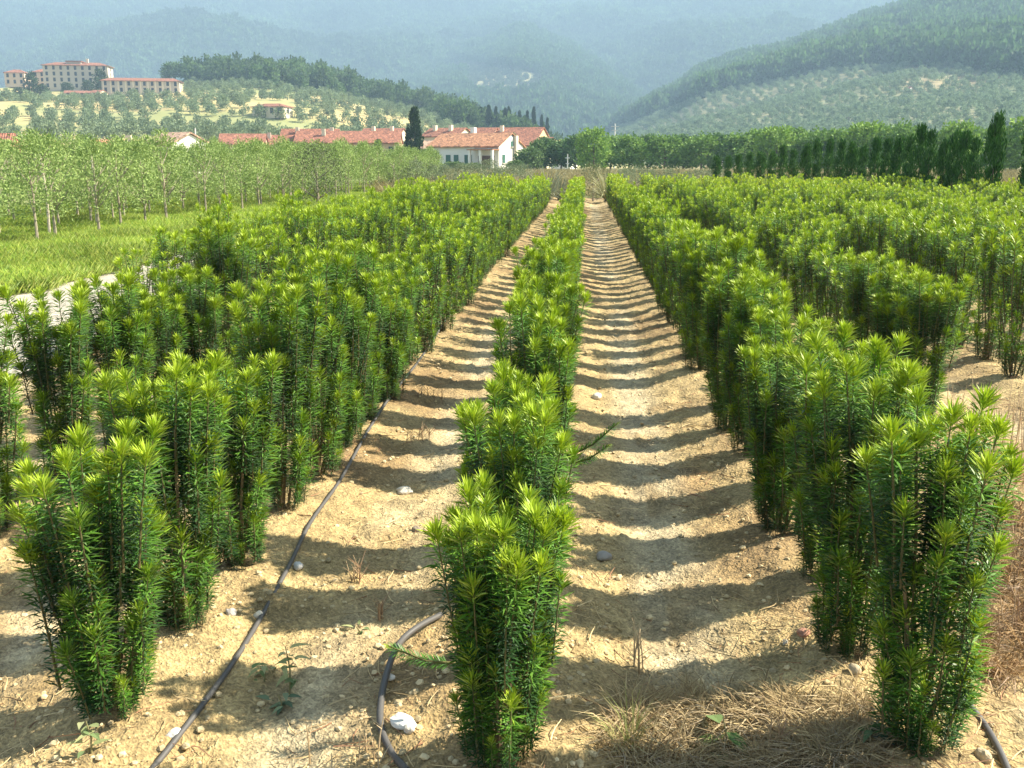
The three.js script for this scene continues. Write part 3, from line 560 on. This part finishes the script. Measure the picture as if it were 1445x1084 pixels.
// walls with gables along x; roof slabs with overhang and thickness; hip: the ridge is shortened at both ends
function house({ L, D, h, rh, wall, roof, hip = 0, over = 0.45 }) {
  const g = new THREE.Group(), s = new THREE.Shape();
  if (hip) part('wall', box(L, h + 1, D, 0, (h - 1) / 2, 0), wall, g);
  else { s.moveTo(-D / 2, -1); s.lineTo(D / 2, -1); s.lineTo(D / 2, h); s.lineTo(0, h + rh - 0.12); s.lineTo(-D / 2, h); part('wall', new THREE.ExtrudeGeometry(s, { depth: L, bevelEnabled: false }).translate(0, 0, -L / 2).rotateY(Math.PI / 2), wall, g); }
  const k = rh / (D / 2), ey = h - over * k, X = L / 2 + (hip ? over : over * 0.6), Z = D / 2 + over, R = L / 2 - hip + (hip ? 0 : over * 0.6), T = 0.2, top = h + rh;
  const A = V(-X, ey, Z), B = V(X, ey, Z), C = V(R, top, 0), E = V(-R, top, 0), A2 = V(-X, ey, -Z), B2 = V(X, ey, -Z), up = (v) => v.clone().add(V(0, T, 0));
  const q = [[up(A), up(B), up(C), up(E)], [up(B2), up(A2), up(E), up(C)], [A, B, up(B), up(A)], [B2, A2, up(A2), up(B2)], [B, A, E, C], [A2, B2, C, E]];
  if (hip) q.push([up(B), up(B2), up(C), up(C)], [up(A2), up(A), up(E), up(E)], [B, B2, up(B2), up(B)], [A2, A, up(A), up(A2)]);
  else q.push([B, C, up(C), up(B)], [C, B2, up(B2), up(C)], [E, A, up(A), up(E)], [A2, E, up(E), up(A2)]);
  part('roof', quadGeo(q), roof, g);
  return g;
}
function opening(g, name, x, y, w, h, z, mat, frame, side) { // on the front (+z), or on the right end when side is set
  const o = part(name, side ? box(0.12, h, w, z + 0.03, y, x) : box(w, h, 0.12, x, y, z + 0.03), mat, g);
  if (frame) part('sill', side ? box(0.3, 0.12, w + 0.2, z + 0.08, y - h / 2 - 0.08, x) : box(w + 0.2, 0.12, 0.3, x, y - h / 2 - 0.08, z + 0.08), frame, o);
  return o;
}
function putHouse(g, p, yaw, name, label, group, category = 'house') { g.position.copy(p); g.rotation.y = -bearing(p) + yaw * RAD; return addTop(g, name, label, category, group); }
const onPlain = (px, r) => { const p = farAt(px, 224, r); p.y = -0.3; return p; };
{
  // white house with the porch
  const H1 = house({ L: 14, D: 9, h: 4.1, rh: 2.1, wall: MB.white, roof: RM.orange });
  for (const [x, w] of [[-5.6, 1.3], [-3.0, 0.9], [-1.4, 0.9], [1.0, 1.4]]) { opening(H1, 'window', x, 1.9, w, 1.5, 4.5, MB.shutter, MB.trim); }
  opening(H1, 'window', -0.2, 4.5, 0.7, 0.9, 7, MB.shutter, MB.trim, true); opening(H1, 'window', 2.8, 2.0, 0.9, 1.4, 7, MB.shutter, MB.trim, true); opening(H1, 'window', -3.2, 2.0, 0.9, 1.4, 7, MB.shutter, MB.trim, true);
  part('chimney', box(0.5, 6.0, 0.8, 7.3, 2.9, -1.2), MB.cream, H1);
  const pr = part('porch_roof', box(5.0, 0.18, 2.6, 4.6, 3.5, 5.6).rotateX(0.0), RM.orange, H1); pr.position.y = 0;
  for (const x of [2.5, 4.6, 6.9]) part('porch_column', box(0.4, 3.5, 0.4, x, 1.66, 6.6), MB.white, H1);
  part('porch_wall', box(2.2, 1.0, 0.2, 3.5, 0.4, 6.6), MB.white, H1);
  opening(H1, 'door_and_shade', 4.6, 1.25, 3.2, 2.5, 4.5, MB.wood); part('chimney', box(0.8, 1.6, 0.8, -1, 6.6, -0.8), MB.white, H1);  // wide dark door panel; its tone also paints the shaded porch interior
  putHouse(H1, onPlain(672, 180), -30, 'white_house', 'white house with orange tile roof, porch and green shutters');
  const simple = (o, px, r, yaw, label, wins, chim) => { const g = house(o), n = wins[0] || 0, st = wins[1] || 1; for (let j = 0; j < st; j++) for (let i = 0; i < n; i++) opening(g, 'window', lerp(-o.L / 2, o.L / 2, (i + 0.5) / n), o.h - 1.4 - j * 2.9, 0.9, 1.2, o.D / 2, MB.pane, MB.trim); opening(g, 'window', 0, o.h - 1.3, 0.8, 1.1, o.L / 2, MB.pane, MB.trim, true); (chim || []).forEach(([x, z]) => part('chimney', box(0.7, 1.4, 0.7, x, o.h + o.rh * 0.8 + 0.3, z), MB.cream, g)); return putHouse(g, onPlain(px, r), yaw, 'village_house', label, 'village houses'); };
  simple({ L: 8.5, D: 6.5, h: 6.4, rh: 1.5, wall: MB.cream, roof: RM.red }, 633, 208, -35, 'tall cream house with red roof behind the white house', [3, 2], [[-2.5, 1], [1.5, 1.2]]);
  simple({ L: 6, D: 7, h: 3.8, rh: 1.4, wall: MB.white, roof: RM.pale }, 612, 196, -30, 'low annex with pale roof beside the tall cypress', [2, 1]);
  simple({ L: 6.0, D: 6, h: 6.9, rh: 1.6, wall: MB.pink, roof: RM.red }, 683, 226, -25, 'narrow pink house with steep red roof', [2, 2]);
  simple({ L: 11, D: 8, h: 6.3, rh: 2.2, wall: MB.ochre, roof: RM.red }, 733, 224, -20, 'broad ochre house with long red roof beside dark trees', [4, 2], [[-3.5, 1.5]]);
  simple({ L: 8, D: 6, h: 4.6, rh: 1.4, wall: MB.cream, roof: RM.red }, 752, 205, -20, 'low house with red roof before the broad ochre house', [2, 1]);
  simple({ L: 3.6, D: 4, h: 4.4, rh: 0.8, wall: MB.white, roof: RM.orange }, 796, 190, -25, 'tiny white house gable between the dark trees', [1, 1]);
  simple({ L: 21, D: 9, h: 5.2, rh: 2.2, wall: MB.ochre, roof: RM.red }, 494, 214, -6, 'long low building with one unbroken red roof', [6, 1], [[-5, 2]]);
  simple({ L: 11.5, D: 9, h: 5.2, rh: 2.7, wall: MB.pink, roof: RM.red }, 440, 218, -8, 'red roofed house behind the thin cypress', [4, 1], [[-2.5, 1.6], [4.5, 1.2]]);
  simple({ L: 9.5, D: 8, h: 6.6, rh: 2.0, wall: MB.cream, roof: RM.red }, 543, 236, -22, 'higher red roofed house behind the long building', [3, 2], [[-2, 1.4], [2.4, 1.2]]);
  simple({ L: 9.0, D: 8, h: 4.9, rh: 2.0, wall: MB.ochre, roof: RM.red }, 345, 220, -6, 'detached red roofed barn under the olive terraces', [3, 1]);
  simple({ L: 4.5, D: 7, h: 5.0, rh: 1.8, wall: MB.pink, roof: RM.red }, 379, 226, -6, 'small red roofed house between barn and cypress', [1, 1], [[0.5, 1.2]]);
  simple({ L: 6.5, D: 6, h: 4.0, rh: 1.4, wall: MB.white, roof: RM.pale }, 250, 150, -55, 'white gabled house half hidden by olive crowns', [2, 1]);
  simple({ L: 6.0, D: 6, h: 2.7, rh: 1.5, wall: MB.cream, roof: RM.orange }, 168, 140, -15, 'orange roof peeping over the olive crowns', [2, 1], [[1.6, 0.8]]);
  simple({ L: 3.6, D: 5, h: 2.7, rh: 1.3, wall: MB.cream, roof: RM.red }, 52, 128, -10, 'low red roof just showing over the saplings', [1, 1]);
  simple({ L: 4, D: 5, h: 3.2, rh: 1.4, wall: MB.cream, roof: RM.red }, -6, 128, -10, 'red roof corner beside the low red roof', [1, 1]);
  // the villa and its outbuildings, on the hill
  const hill = (px, py) => villaHill.hit(px, py) || farAt(px, py, 600);
  const pv = hill(113, 127), kv = Math.hypot(pv.x, pv.z) / 1405; console.log('villa', pv.x, pv.y, pv.z);
  const big = (o, px, py, yaw, cols, rows, name, label, extra) => { const p = hill(px, py), g = house(o); for (let j = 0; j < rows; j++) for (let i = 0; i < cols; i++) opening(g, 'window', lerp(-o.L / 2, o.L / 2, (i + 0.5) / cols), o.h * (j + 0.55) / rows, 1.2, 1.9, o.D / 2, MB.pane, MB.trim); for (let j = 0; j < rows; j++) opening(g, 'window', 0, o.h * (j + 0.55) / rows, 1.2, 1.9, o.L / 2, MB.pane, MB.trim, true); if (extra) extra(g); return putHouse(g, p, yaw, name, label); };
  big({ L: 76 * kv, D: 12, h: 28 * kv, rh: 4 * kv, hip: 5, wall: MB.stone, roof: RM.red, over: 0.8 }, 113, 127, -14, 9, 4, 'villa', 'large old stone villa with four rows of windows', (g) => { part('attic_tower', box(17 * kv, 4.5 * kv, 8, -1, 28 * kv + 2.6 * kv, 0), MB.stone, g); part('tower_roof', box(19 * kv, 0.5, 9, -1, 28 * kv + 5 * kv, 0), RM.red, g); part('chimney', box(1.2, 4, 1.2, 5, 28 * kv + 4 * kv, 1), MB.cream, g); });
  big({ L: 86 * kv, D: 10, h: 14 * kv, rh: 3.5 * kv, hip: 3, wall: MB.stone, roof: RM.red, over: 0.7 }, 202, 133, -10, 10, 2, 'villa_wing', 'long two-storey stone wing with thin red roof', (g) => { for (let i = 0; i < 11; i++) part('pilaster', box(0.6, 14 * kv, 0.3, lerp(-41 * kv, 41 * kv, i / 10), 6.9 * kv, 5.1), MB.cream, g); });
  big({ L: 24 * kv, D: 9, h: 15 * kv, rh: 4 * kv, hip: 3.5, wall: MB.pink, roof: RM.red }, 26, 121, -20, 3, 2, 'hip_house', 'pink house with hipped red roof beside the dark garden trees', null);
  big({ L: 24 * kv, D: 9, h: 20 * kv, rh: 4 * kv, hip: 3.5, wall: MB.pink, roof: RM.red }, 65, 125, -20, 3, 3, 'hip_house', 'taller pink hipped house adjoining the stone villa', null);
  big({ L: 13 * kv, D: 6, h: 7 * kv, rh: 3 * kv, wall: MB.cream, roof: RM.red }, 140, 141, -40, 1, 1, 'lodge', 'small cream lodge below the villa', null);
  big({ L: 30 * kv, D: 5, h: 4 * kv, rh: 2.5 * kv, wall: MB.stone, roof: RM.red }, 112, 137, -10, 4, 1, 'lodge', 'low stone outbuilding with red roof below the villa', null);
  const pf = hill(385, 164), kf = Math.hypot(pf.x, pf.z) / 1405;
  big({ L: 44 * kf, D: 8, h: 11 * kf, rh: 4 * kf, hip: 3, wall: MB.cream, roof: RM.red }, 385, 164, -25, 4, 1, 'farmhouse', 'lone pale farmhouse among the olive terraces', null);
  // garden trees before the villa
  const gt = treeProto(crownGeo(rng(871), { h0: 1, h1: 11, env: (t) => 3.6 * Math.sqrt(Math.max(0.03, Math.sin(Math.PI * clamp(t * 0.8 + 0.18, 0, 1)))), clumps: 60, per: 20, clumpR: 1.2, len: 1.0, wid: 0.6, cols: [[0.03, 0.06, 0.025], [0.07, 0.12, 0.04]], shell: 0.2 }), woodGeo(rng(872), { h: 7, r0: 0.3, limbs: 4, reach: 2, col: brownBark }));
  for (const [px, py, h, w, lab] of [[46, 138, 11, 0.8, 'broad dark tree between the two pink houses'], [27, 140, 5, 0.7, 'dark garden tree below the smaller pink house'], [62, 139, 6, 0.8, 'low dark tree below the taller pink house'], [143, 132, 11, 0.9, 'dark upright tree against the villa end wall'], [125, 130, 5.5, 0.8, 'low dark shrub before the villa front'], [95, 132, 5, 0.8, 'small garden tree under the villa front'], [160, 137, 5, 0.9, 'small garden tree before the stone wing']]) { const p = hill(px, py); plant(gt, p, w, px, 'garden_tree', lab, 'tree', 'trees in the villa garden', h / 11.5); }
  // tiny huts far off
  [[groveHill, 1282, 134, 'white hut in the olive groves of the long hillside'], [groveHill, 1197, 176, 'small pale hut low in the olive groves'], [valleyHill, 648, 104, 'white cottage on the valley hill clearing']].forEach(([hl, px, py, lab]) => { const p = hl.hit(px, py); if (!p) return; const k = Math.hypot(p.x, p.z) / 1405, g = house({ L: 6 * k, D: 5 * k, h: 7 * k, rh: 2 * k, wall: MB.white, roof: RM.red, over: 0.3 }); putHouse(g, p, -30, 'hut', lab, null, 'hut'); });
  // poles
  const pole = (px, r, h, arms, label) => { const g = new THREE.Group(); part('post', new THREE.CylinderGeometry(h < 4 ? 0.05 : 0.1, h < 4 ? 0.07 : 0.14, h + 1, 8).translate(0, h / 2 - 0.5, 0), std(0.6, 0.6, 0.58), g); for (let i = 0; i < arms; i++) part('crossarm', box((1.5 - i * 0.3) * Math.min(1, h / 7), 0.12, 0.12, 0, h - 0.5 - i * 0.7, 0.16), std(0.55, 0.55, 0.52), g); g.position.copy(onPlain(px, r)); addTop(g, 'utility_pole', label, 'pole'); };
  pole(867, 190, 8.3, 2, 'pale utility pole rising above the round trees');
  pole(801, 130, 2.6, 2, 'short white marker post before the dark trees');
  pole(278, 152, 6.2, 0, 'thin white mast beside the white gabled house');
  // shrubs and trees between the village houses
  const vt = treeProto(crownGeo(rng(881), { h0: 0.6, h1: 4.2, env: (t) => 1.7 * Math.sqrt(Math.max(0.03, Math.sin(Math.PI * clamp(t * 0.82 + 0.16, 0, 1)))), clumps: 60, per: 26, clumpR: 0.6, len: 0.4, wid: 0.26, cols: [[0.06, 0.12, 0.03], [0.16, 0.25, 0.07]], shell: 0.2 }), woodGeo(rng(882), { h: 3, r0: 0.13, limbs: 4, reach: 1, col: brownBark }));
  for (const [px, r2, h, w, lab] of [[397, 205, 4.6, 1, 'small tree between the red barn and the thin cypress'], [455, 190, 3.6, 0.9, 'low tree before the red roofed house'], [472, 192, 3.9, 0.8, 'bushy tree before the long red roof'], [510, 188, 3.4, 0.9, 'low shrub before the end of the long roof'], [604, 172, 3.4, 1.1, 'shrub at the foot of the tall dark cypress'], [640, 165, 1.5, 1.0, 'hedge shrub under the green shuttered windows'], [664, 162, 1.3, 1.0, 'low garden shrub before the white house wall'], [726, 158, 1.7, 0.8, 'garden shrub before the sunlit house gable'], [745, 162, 3.6, 1.2, 'dark shrub at the corner of the white house'], [757, 166, 4.6, 1.0, 'tree beside the white house corner'], [722, 205, 6.6, 0.9, 'tree standing before the broad ochre house'], [300, 190, 4.4, 1, 'tree between the white gabled house and the barn'], [208, 150, 3.6, 1, 'tree beside the orange peeping roof'], [110, 140, 3.4, 1.1, 'tree between the low red roofs']]) plant(vt, onPlain(px, r2), w, px, 'village_tree', lab, 'tree', 'trees between the village houses', h / 4.4);
}

// ---------------------------------------------------------------- hoses, stones, weeds, litter on the soil
const onSoil = (px, py, lift = 0) => { let p = groundAt(px, py, 0); for (let i = 0; i < 4; i++) p = groundAt(px, py, soilH(p.x, -p.z)); p.y = soilH(p.x, -p.z) + lift; return p; };
{
  const hoseMat = new THREE.MeshStandardMaterial({ color: new THREE.Color().setRGB(0.085, 0.08, 0.075), roughness: 0.55 });
  const hose = (pts, rad, label, lift = 0.6) => { const c = new THREE.CatmullRomCurve3(pts.map(([x, y, l]) => onSoil(x, y, rad * lift + (l || 0)))), g = new THREE.TubeGeometry(c, pts.length * 10, rad, 8); const m = new THREE.Mesh(g, hoseMat); addTop(m, 'irrigation_hose', label, 'hose', 'irrigation hoses'); };
  hose([[180, 1130], [220, 1082], [272, 1016], [330, 938], [372, 868], [408, 800], [438, 745], [478, 682], [520, 608], [552, 562], [590, 512], [624, 462], [660, 405]], 0.0095, 'long black irrigation hose running along the lane by the yews');
  hose([[575, 1092], [552, 1064], [538, 1030], [538, 995, 0.01], [548, 958, 0.03], [568, 922, 0.045], [590, 897, 0.03], [622, 870]], 0.0115, 'short arched black hose end beside the white stone');
  hose([[1330, 965], [1362, 992], [1388, 1024], [1408, 1058], [1424, 1092]], 0.011, 'black hose emerging from under the yew at the row end');
  const stone = (px, py, w, f, col, label, name = 'stone') => {
    const g = new THREE.IcosahedronGeometry(1, 2), p = g.attributes.position, sd = px * 7 + py;
    for (let i = 0; i < p.count; i++) { const v = V(p.getX(i), p.getY(i), p.getZ(i)), n = 0.78 + 0.44 * vnoise(v.x * 1.7 + sd, v.y * 1.7 + v.z * 1.3 + 7, 3); p.setXYZ(i, v.x * n, v.y * n, v.z * n); }
    g.computeVertexNormals(); const pos = onSoil(px, py), d = Math.hypot(pos.x, pos.z, 1.7) * w / 1405 / 2, m = new THREE.Mesh(g, std(col[0] * 0.78, col[1] * 0.78, col[2] * 0.78, 0.95)); m.position.copy(pos); m.position.y += d * f * 0.45; m.scale.set(d, d * f, d * 0.8); m.rotation.set(0, sd, 0.15); addTop(m, name, label, 'stone', 'loose stones');
  };
  const pale = [0.72, 0.66, 0.55], gr = [0.40, 0.38, 0.35], tn = [0.55, 0.44, 0.28];
  stone(568, 1022, 36, 0.45, [0.82, 0.80, 0.74], 'largest white stone, lying by the arched hose end');
  stone(577, 1031, 16, 0.8, pale, 'small round pale stone touching the white stone');
  stone(245, 1038, 22, 0.5, [0.8, 0.76, 0.68], 'flat white stone beside the long hose');
  stone(1133, 901, 20, 0.6, [0.50, 0.26, 0.17], 'reddish brick shard in shade beside the dense row');
  stone(1206, 950, 19, 0.9, tn, 'round tan stone on the straw near the row end');
  stone(1387, 1072, 22, 0.9, tn, 'tan stone beside the emerging hose');
  stone(852, 788, 24, 0.6, gr, 'grey stone in the furrowed lane');
  stone(588, 750, 14, 0.8, [0.3, 0.24, 0.17], 'dark stone near the single row foot');
  stone(570, 695, 26, 0.5, pale, 'flat pale stone half way along the hose lane');
  stone(421, 803, 16, 0.8, [0.75, 0.73, 0.7], 'white pebble touching the hose');
  stone(364, 871, 14, 0.8, pale, 'pale pebble pushed under the hose');
  stone(326, 868, 17, 0.7, [0.5, 0.46, 0.42], 'grey pebble a hand from the hose');
  stone(550, 962, 18, 0.4, pale, 'flat pale sliver in the shade of the hose end');
  stone(1108, 907, 9, 0.9, pale, 'tiny pale pebble beside the brick shard');
  stone(842, 560, 16, 0.6, pale, 'pale stone in the lane bottom');
  // clods
  const r = rng(51), clod = [0, 1, 2].map((i) => { const g = new THREE.IcosahedronGeometry(1, 0), p = g.attributes.position; for (let k = 0; k < p.count; k++) { const n = 0.7 + 0.6 * hash2(Math.round(p.getX(k) * 50 + 99), Math.round(p.getY(k) * 50 + p.getZ(k) * 31 + 99), i); p.setXYZ(k, p.getX(k) * n, p.getY(k) * n * 0.7, p.getZ(k) * n); } g.computeVertexNormals(); return g; }), cl = [];
  const soilMat = std(1, 1, 1, 1);
  for (let i = 0; i < 24000; i++) { const D = 1.6 + Math.pow(r(), 2.2) * 16, x = (r() - 0.5) * (3.2 + D * 0.7), q = r(), s = 0.0025 + 0.012 * Math.pow(r(), 3.5); if (fbm(x * 2.2, D * 2.2, 2, 71) < 0.42 && q < 0.7) continue; const t = 0.6 + 0.6 * r(); cl.push([x, soilH(x, D) + s * 0.2, -D, s, s, r() * 6.28, [0.56 * t, 0.44 * t, 0.25 * t]]); }
  mass('soil_crumbs', 'loose crumbs of dry soil and grit', cl, clod, soilMat);
  // straw litter
  const straw = [0, 1, 2, 3].map((i) => { const b = new Buf(), q = rng(900 + i), n = 4, pts = []; let a = 0; let p = V(0, 0, 0); for (let k = 0; k <= n; k++) { pts.push(p.clone()); a += (q() - 0.5) * 0.9; p = p.clone().add(V(Math.cos(a) * 0.25, (q() - 0.35) * 0.05, Math.sin(a) * 0.25)); } b.tube(pts, pts.map((_, k) => 0.019 * (1 - 0.5 * k / n)), 3, [1, 1, 1]); return b.geo(); }), st = [];
  const strawMat = new THREE.MeshStandardMaterial({ vertexColors: true, roughness: 0.9 });
  for (let i = 0; i < 36000; i++) {
    const D = 1.7 + Math.pow(r(), 1.9) * 12, x = (r() - 0.5) * (3.6 + D * 0.75), k = (x - ROW0) / GAP, d = Math.abs(k - Math.round(k)) * 2, n = fbm(x * 1.6 + 40, D * 1.5, 3, 41), keep = r();
    const want = (x > 0.45 ? 1.0 : 0.38) * smooth(0.36, 0.62, n) * (x > 0.0 && d > 0.75 ? 0.3 : 1) + (D < 2.9 && x > 0.2 ? 0.6 : 0) + (x > 1.5 ? 0.3 : 0);
    if (keep > want) continue; const L = 0.03 + 0.10 * Math.pow(r(), 1.6), t = 0.55 + 0.75 * r(), red = r();
    st.push([x, soilH(x, D) + 0.004, -D, L, L * 1.2, r() * 6.28, red < 0.25 ? [0.30 * t, 0.15 * t, 0.08 * t] : [0.56 * t, 0.42 * t, 0.22 * t]]);
  }
  mass('straw_litter', 'dry straw and dead stalks strewn over the soil', st, straw, strawMat);
  console.log('clods', cl.length, 'straw', st.length);
  // dry grass mat in the shade of the end yew
  const db = new Buf(); for (let i = 0; i < 22; i++) { const a = r() * 6.283, e = 0.5 + 0.8 * r(), d = V(Math.cos(a) * Math.sin(e), Math.cos(e), Math.sin(a) * Math.sin(e)), c = mixc([0.26, 0.18, 0.09], [0.55, 0.43, 0.22], r()); leaf(db, V((r() - 0.5) * 0.05, 0, (r() - 0.5) * 0.05), d, V(-Math.sin(a), 0, Math.cos(a)), 0.06 + 0.1 * r(), 0.003, -0.35, c, c, 3); }
  const mat = []; for (let i = 0; i < 420; i++) { const px = lerp(870, 1230, r()), py = lerp(985, 1105, Math.pow(r(), 0.8)), p = onSoil(px, py), s = 0.6 + 0.8 * r(); mat.push([p.x, p.y - 0.005, p.z, s, s * 0.85, r() * 6.28, 0.7 + 0.5 * r()]); }
  for (let i = 0; i < 160; i++) { const p = onSoil(lerp(1370, 1500, r()), lerp(640, 960, r())), s = 0.6 + 0.9 * r(); mat.push([p.x, p.y - 0.005, p.z, s, s, r() * 6.28, [0.8, 0.64, 0.5]]); }
  mass('dry_grass', 'matted dry grass on the soil by the end yew', mat, [db.geo()], M.leaf);
  // stalk clumps and dry sprigs
  const stalks = (px, py, n, h, spread, cols, label, name, branch = 0) => {
    const g = new THREE.Group(), p = onSoil(px, py);
    for (let i = 0; i < n; i++) { const b = new Buf(), hh = h * (0.5 + 0.6 * r()), o = V((r() - 0.5) * spread, -0.02, (r() - 0.5) * spread), lx = (r() - 0.5) * 0.3 * hh, lz = (r() - 0.5) * 0.3 * hh, c = mixc(cols[0], cols[1], r()), e = o.clone().add(V(lx, hh, lz)), m = o.clone().add(V(lx * 0.35, hh * 0.5, lz * 0.35)); b.tube([o, m, e], [0.003, 0.0025, 0.0012], 4, c); for (let k = 0; k < branch; k++) { const t = 0.3 + 0.6 * r(), s = o.clone().lerp(e, t), a = r() * 6.28; b.tube([s, s.clone().add(V(Math.cos(a) * 0.05, 0.05, Math.sin(a) * 0.05))], [0.0015, 0.0008], 3, c); } part('stalk', b.geo(), M.bark, g); }
    g.position.copy(p); return addTop(g, name, label, 'dead weed', 'dead weeds on the soil');
  };
  const tanS = [[0.36, 0.25, 0.13], [0.56, 0.44, 0.28]], rust = [[0.22, 0.13, 0.075], [0.40, 0.28, 0.16]];
  stalks(1400, 640, 18, 0.45, 0.35, tanS, 'upright tan dead stalks between the second yew row and end yew', 'dry_stalk_clump');
  stalks(1440, 640, 20, 0.5, 0.4, [[0.33, 0.2, 0.12], [0.5, 0.38, 0.25]], 'taller dead stalks at the edge of the bare gap', 'dry_stalk_clump');
  stalks(1372, 610, 12, 0.35, 0.3, tanS, 'thin pale dead stalks before the exposed yew foot', 'dry_stalk_clump');
  stalks(1435, 800, 26, 0.3, 0.35, rust, 'rusty dead weed thicket beside the end yew', 'dead_weed', 5);
  stalks(1425, 900, 18, 0.22, 0.3, rust, 'low rusty dead weed above the emerging hose', 'dead_weed', 5);
  stalks(902, 950, 6, 0.22, 0.05, tanS, 'upright dry sprig in the furrowed lane', 'dry_sprig', 3);
  stalks(505, 815, 7, 0.11, 0.06, rust, 'small rusty sprig near the middle of the hose lane', 'dry_sprig', 3);
  stalks(545, 872, 5, 0.09, 0.06, rust, 'tiny rusty sprig nearer the single row', 'dry_sprig', 2);
  stalks(1095, 1070, 5, 0.2, 0.05, rust, 'brown dead stem standing in the dry grass mat', 'dry_sprig', 2);
  stalks(1165, 880, 9, 0.12, 0.08, rust, 'brown twiggy sprig at the foot of the dense row', 'dry_sprig', 3);
  stalks(610, 562, 10, 0.1, 0.2, rust, 'reddish dead weed patch against the single row', 'dry_sprig', 3);
  stalks(590, 620, 8, 0.09, 0.15, rust, 'reddish dead weed patch by the shadowed single row', 'dry_sprig', 3);
  stalks(480, 1090, 8, 0.14, 0.25, tanS, 'dry stalk tuft between the two hoses', 'dry_sprig', 2);
  // green weeds
  const weedLeaf = (L, W, col) => { const b = new Buf(), n = 4; for (let k = 0; k < n; k++) { const f = (t) => [W * Math.sin(Math.PI * Math.pow(t, 0.75)) / 2 + 0.0005, V(0, -0.9 * L * t * t * 0.6, L * t)], [w0, p0] = f(k / n), [w1, p1] = f((k + 1) / n), q = (p, s, w) => p.clone().add(V(s * w, 0.12 * w, 0)); for (const s of [-1, 1]) { const nn = V(-0.1 * s, 0.9, 0.3).normalize(); if (s < 0) { b.tri(p0, q(p0, s, w0), q(p1, s, w1), nn, col); b.tri(p0, q(p1, s, w1), p1, nn, col); } else { b.tri(p0, q(p1, s, w1), q(p0, s, w0), nn, col); b.tri(p0, p1, q(p1, s, w1), nn, col); } } } return b.geo(); };
  const weed = (px, py, h, n, L, cols, label) => { const g = new THREE.Group(), p = onSoil(px, py); const geos = [0, 1, 2].map((i) => weedLeaf(L * (0.8 + 0.2 * i), L * 0.42, mixc(cols[0], cols[1], i / 2))); const b = new Buf(); b.tube([V(0, -0.02, 0), V(0.008, h * 0.5, 0.004), V(-0.005, h, 0)], [0.0035, 0.003, 0.0015], 5, [0.22, 0.2, 0.09]); part('stem', b.geo(), M.bark, g); for (let i = 0; i < n; i++) { const m = part('leaf', geos[i % 3], M.leaf, g); m.position.set((r() - 0.5) * 0.06, h * (0.15 + 0.85 * i / n), (r() - 0.5) * 0.06); m.rotation.set(-0.7 + r() * 0.9, i * 2.4, 0, 'YXZ'); m.scale.setScalar(0.7 + 0.5 * r()); } g.position.copy(p); addTop(g, 'broadleaf_weed', label, 'weed', 'green weeds on the soil'); };
  const wc = [[0.16, 0.23, 0.09], [0.36, 0.38, 0.17]];
  weed(408, 975, 0.16, 15, 0.05, wc, 'wilted broadleaf weed with drooping leaves beside the hose');
  weed(372, 962, 0.07, 10, 0.045, wc, 'low sprawling weed touching the wilted weed');
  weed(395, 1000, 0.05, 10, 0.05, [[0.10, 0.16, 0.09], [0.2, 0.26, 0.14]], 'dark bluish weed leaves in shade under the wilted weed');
  weed(128, 1062, 0.1, 9, 0.045, wc, 'small grey-green weed at the foot of the end yew');
  weed(505, 895, 0.03, 5, 0.04, wc, 'tiny seedling in the yew shadow');
  weed(1020, 1062, 0.12, 5, 0.11, [[0.08, 0.16, 0.04], [0.2, 0.28, 0.08]], 'long-leaved green weed in the dry grass mat');
  weed(1185, 890, 0.07, 6, 0.05, wc, 'little green weed under the dense row');
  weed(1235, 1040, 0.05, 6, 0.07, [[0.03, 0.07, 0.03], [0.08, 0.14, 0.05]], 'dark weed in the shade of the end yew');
  weed(1175, 740, 0.02, 3, 0.03, wc, 'tiny weed on the lane edge');
  // green grass tuft
  const gb = new Buf(); for (let i = 0; i < 60; i++) { const a = r() * 6.283, e = 0.1 + 0.8 * r(), d = V(Math.cos(a) * Math.sin(e), Math.cos(e), Math.sin(a) * Math.sin(e)), c = mixc([0.16, 0.20, 0.05], [0.45, 0.42, 0.16], r()); leaf(gb, V((r() - 0.5) * 0.06, -0.01, (r() - 0.5) * 0.06), d, V(-Math.sin(a), 0, Math.cos(a)), 0.08 + 0.12 * r(), 0.003, -0.3, c, c, 3); }
  const tuft = new THREE.Mesh(gb.geo(), M.leaf); tuft.position.copy(onSoil(885, 1056)); addTop(tuft, 'grass_tuft', 'yellow-green grass tuft in the dry mat', 'grass tuft');
  // side branches of the single row
  const branch = (root, tip, label, seed) => { const m = new THREE.Mesh(sideBranch(V(0, 0, 0), tip.clone().sub(root), 130, seed), M.yew); m.position.copy(root); addTop(m, 'yew_branch', label, 'branch'); };
  const D1 = 4.35; const rt = V(ROW0 + 0.17, 0.38, -D1);
  const tipAt = (px, py, D) => { const d = ray(px, py); return V(d.x / -d.z * D, EYE + d.y / -d.z * D, -D); };
  branch(rt, tipAt(872, 597, 4.25), 'upper flat yew branch leaning out over the furrowed lane', 71);
  branch(rt.clone().add(V(0.0, -0.03, 0.02)), tipAt(860, 628, 4.2), 'lower flat yew branch leaning out over the furrowed lane', 72);
  branch(V(ROW0 - 0.12, 0.2, -2.75), tipAt(548, 912, 2.72), 'yew twig with yellow tip reaching over the arched hose', 73);
}
renderer.render(scene, camera);
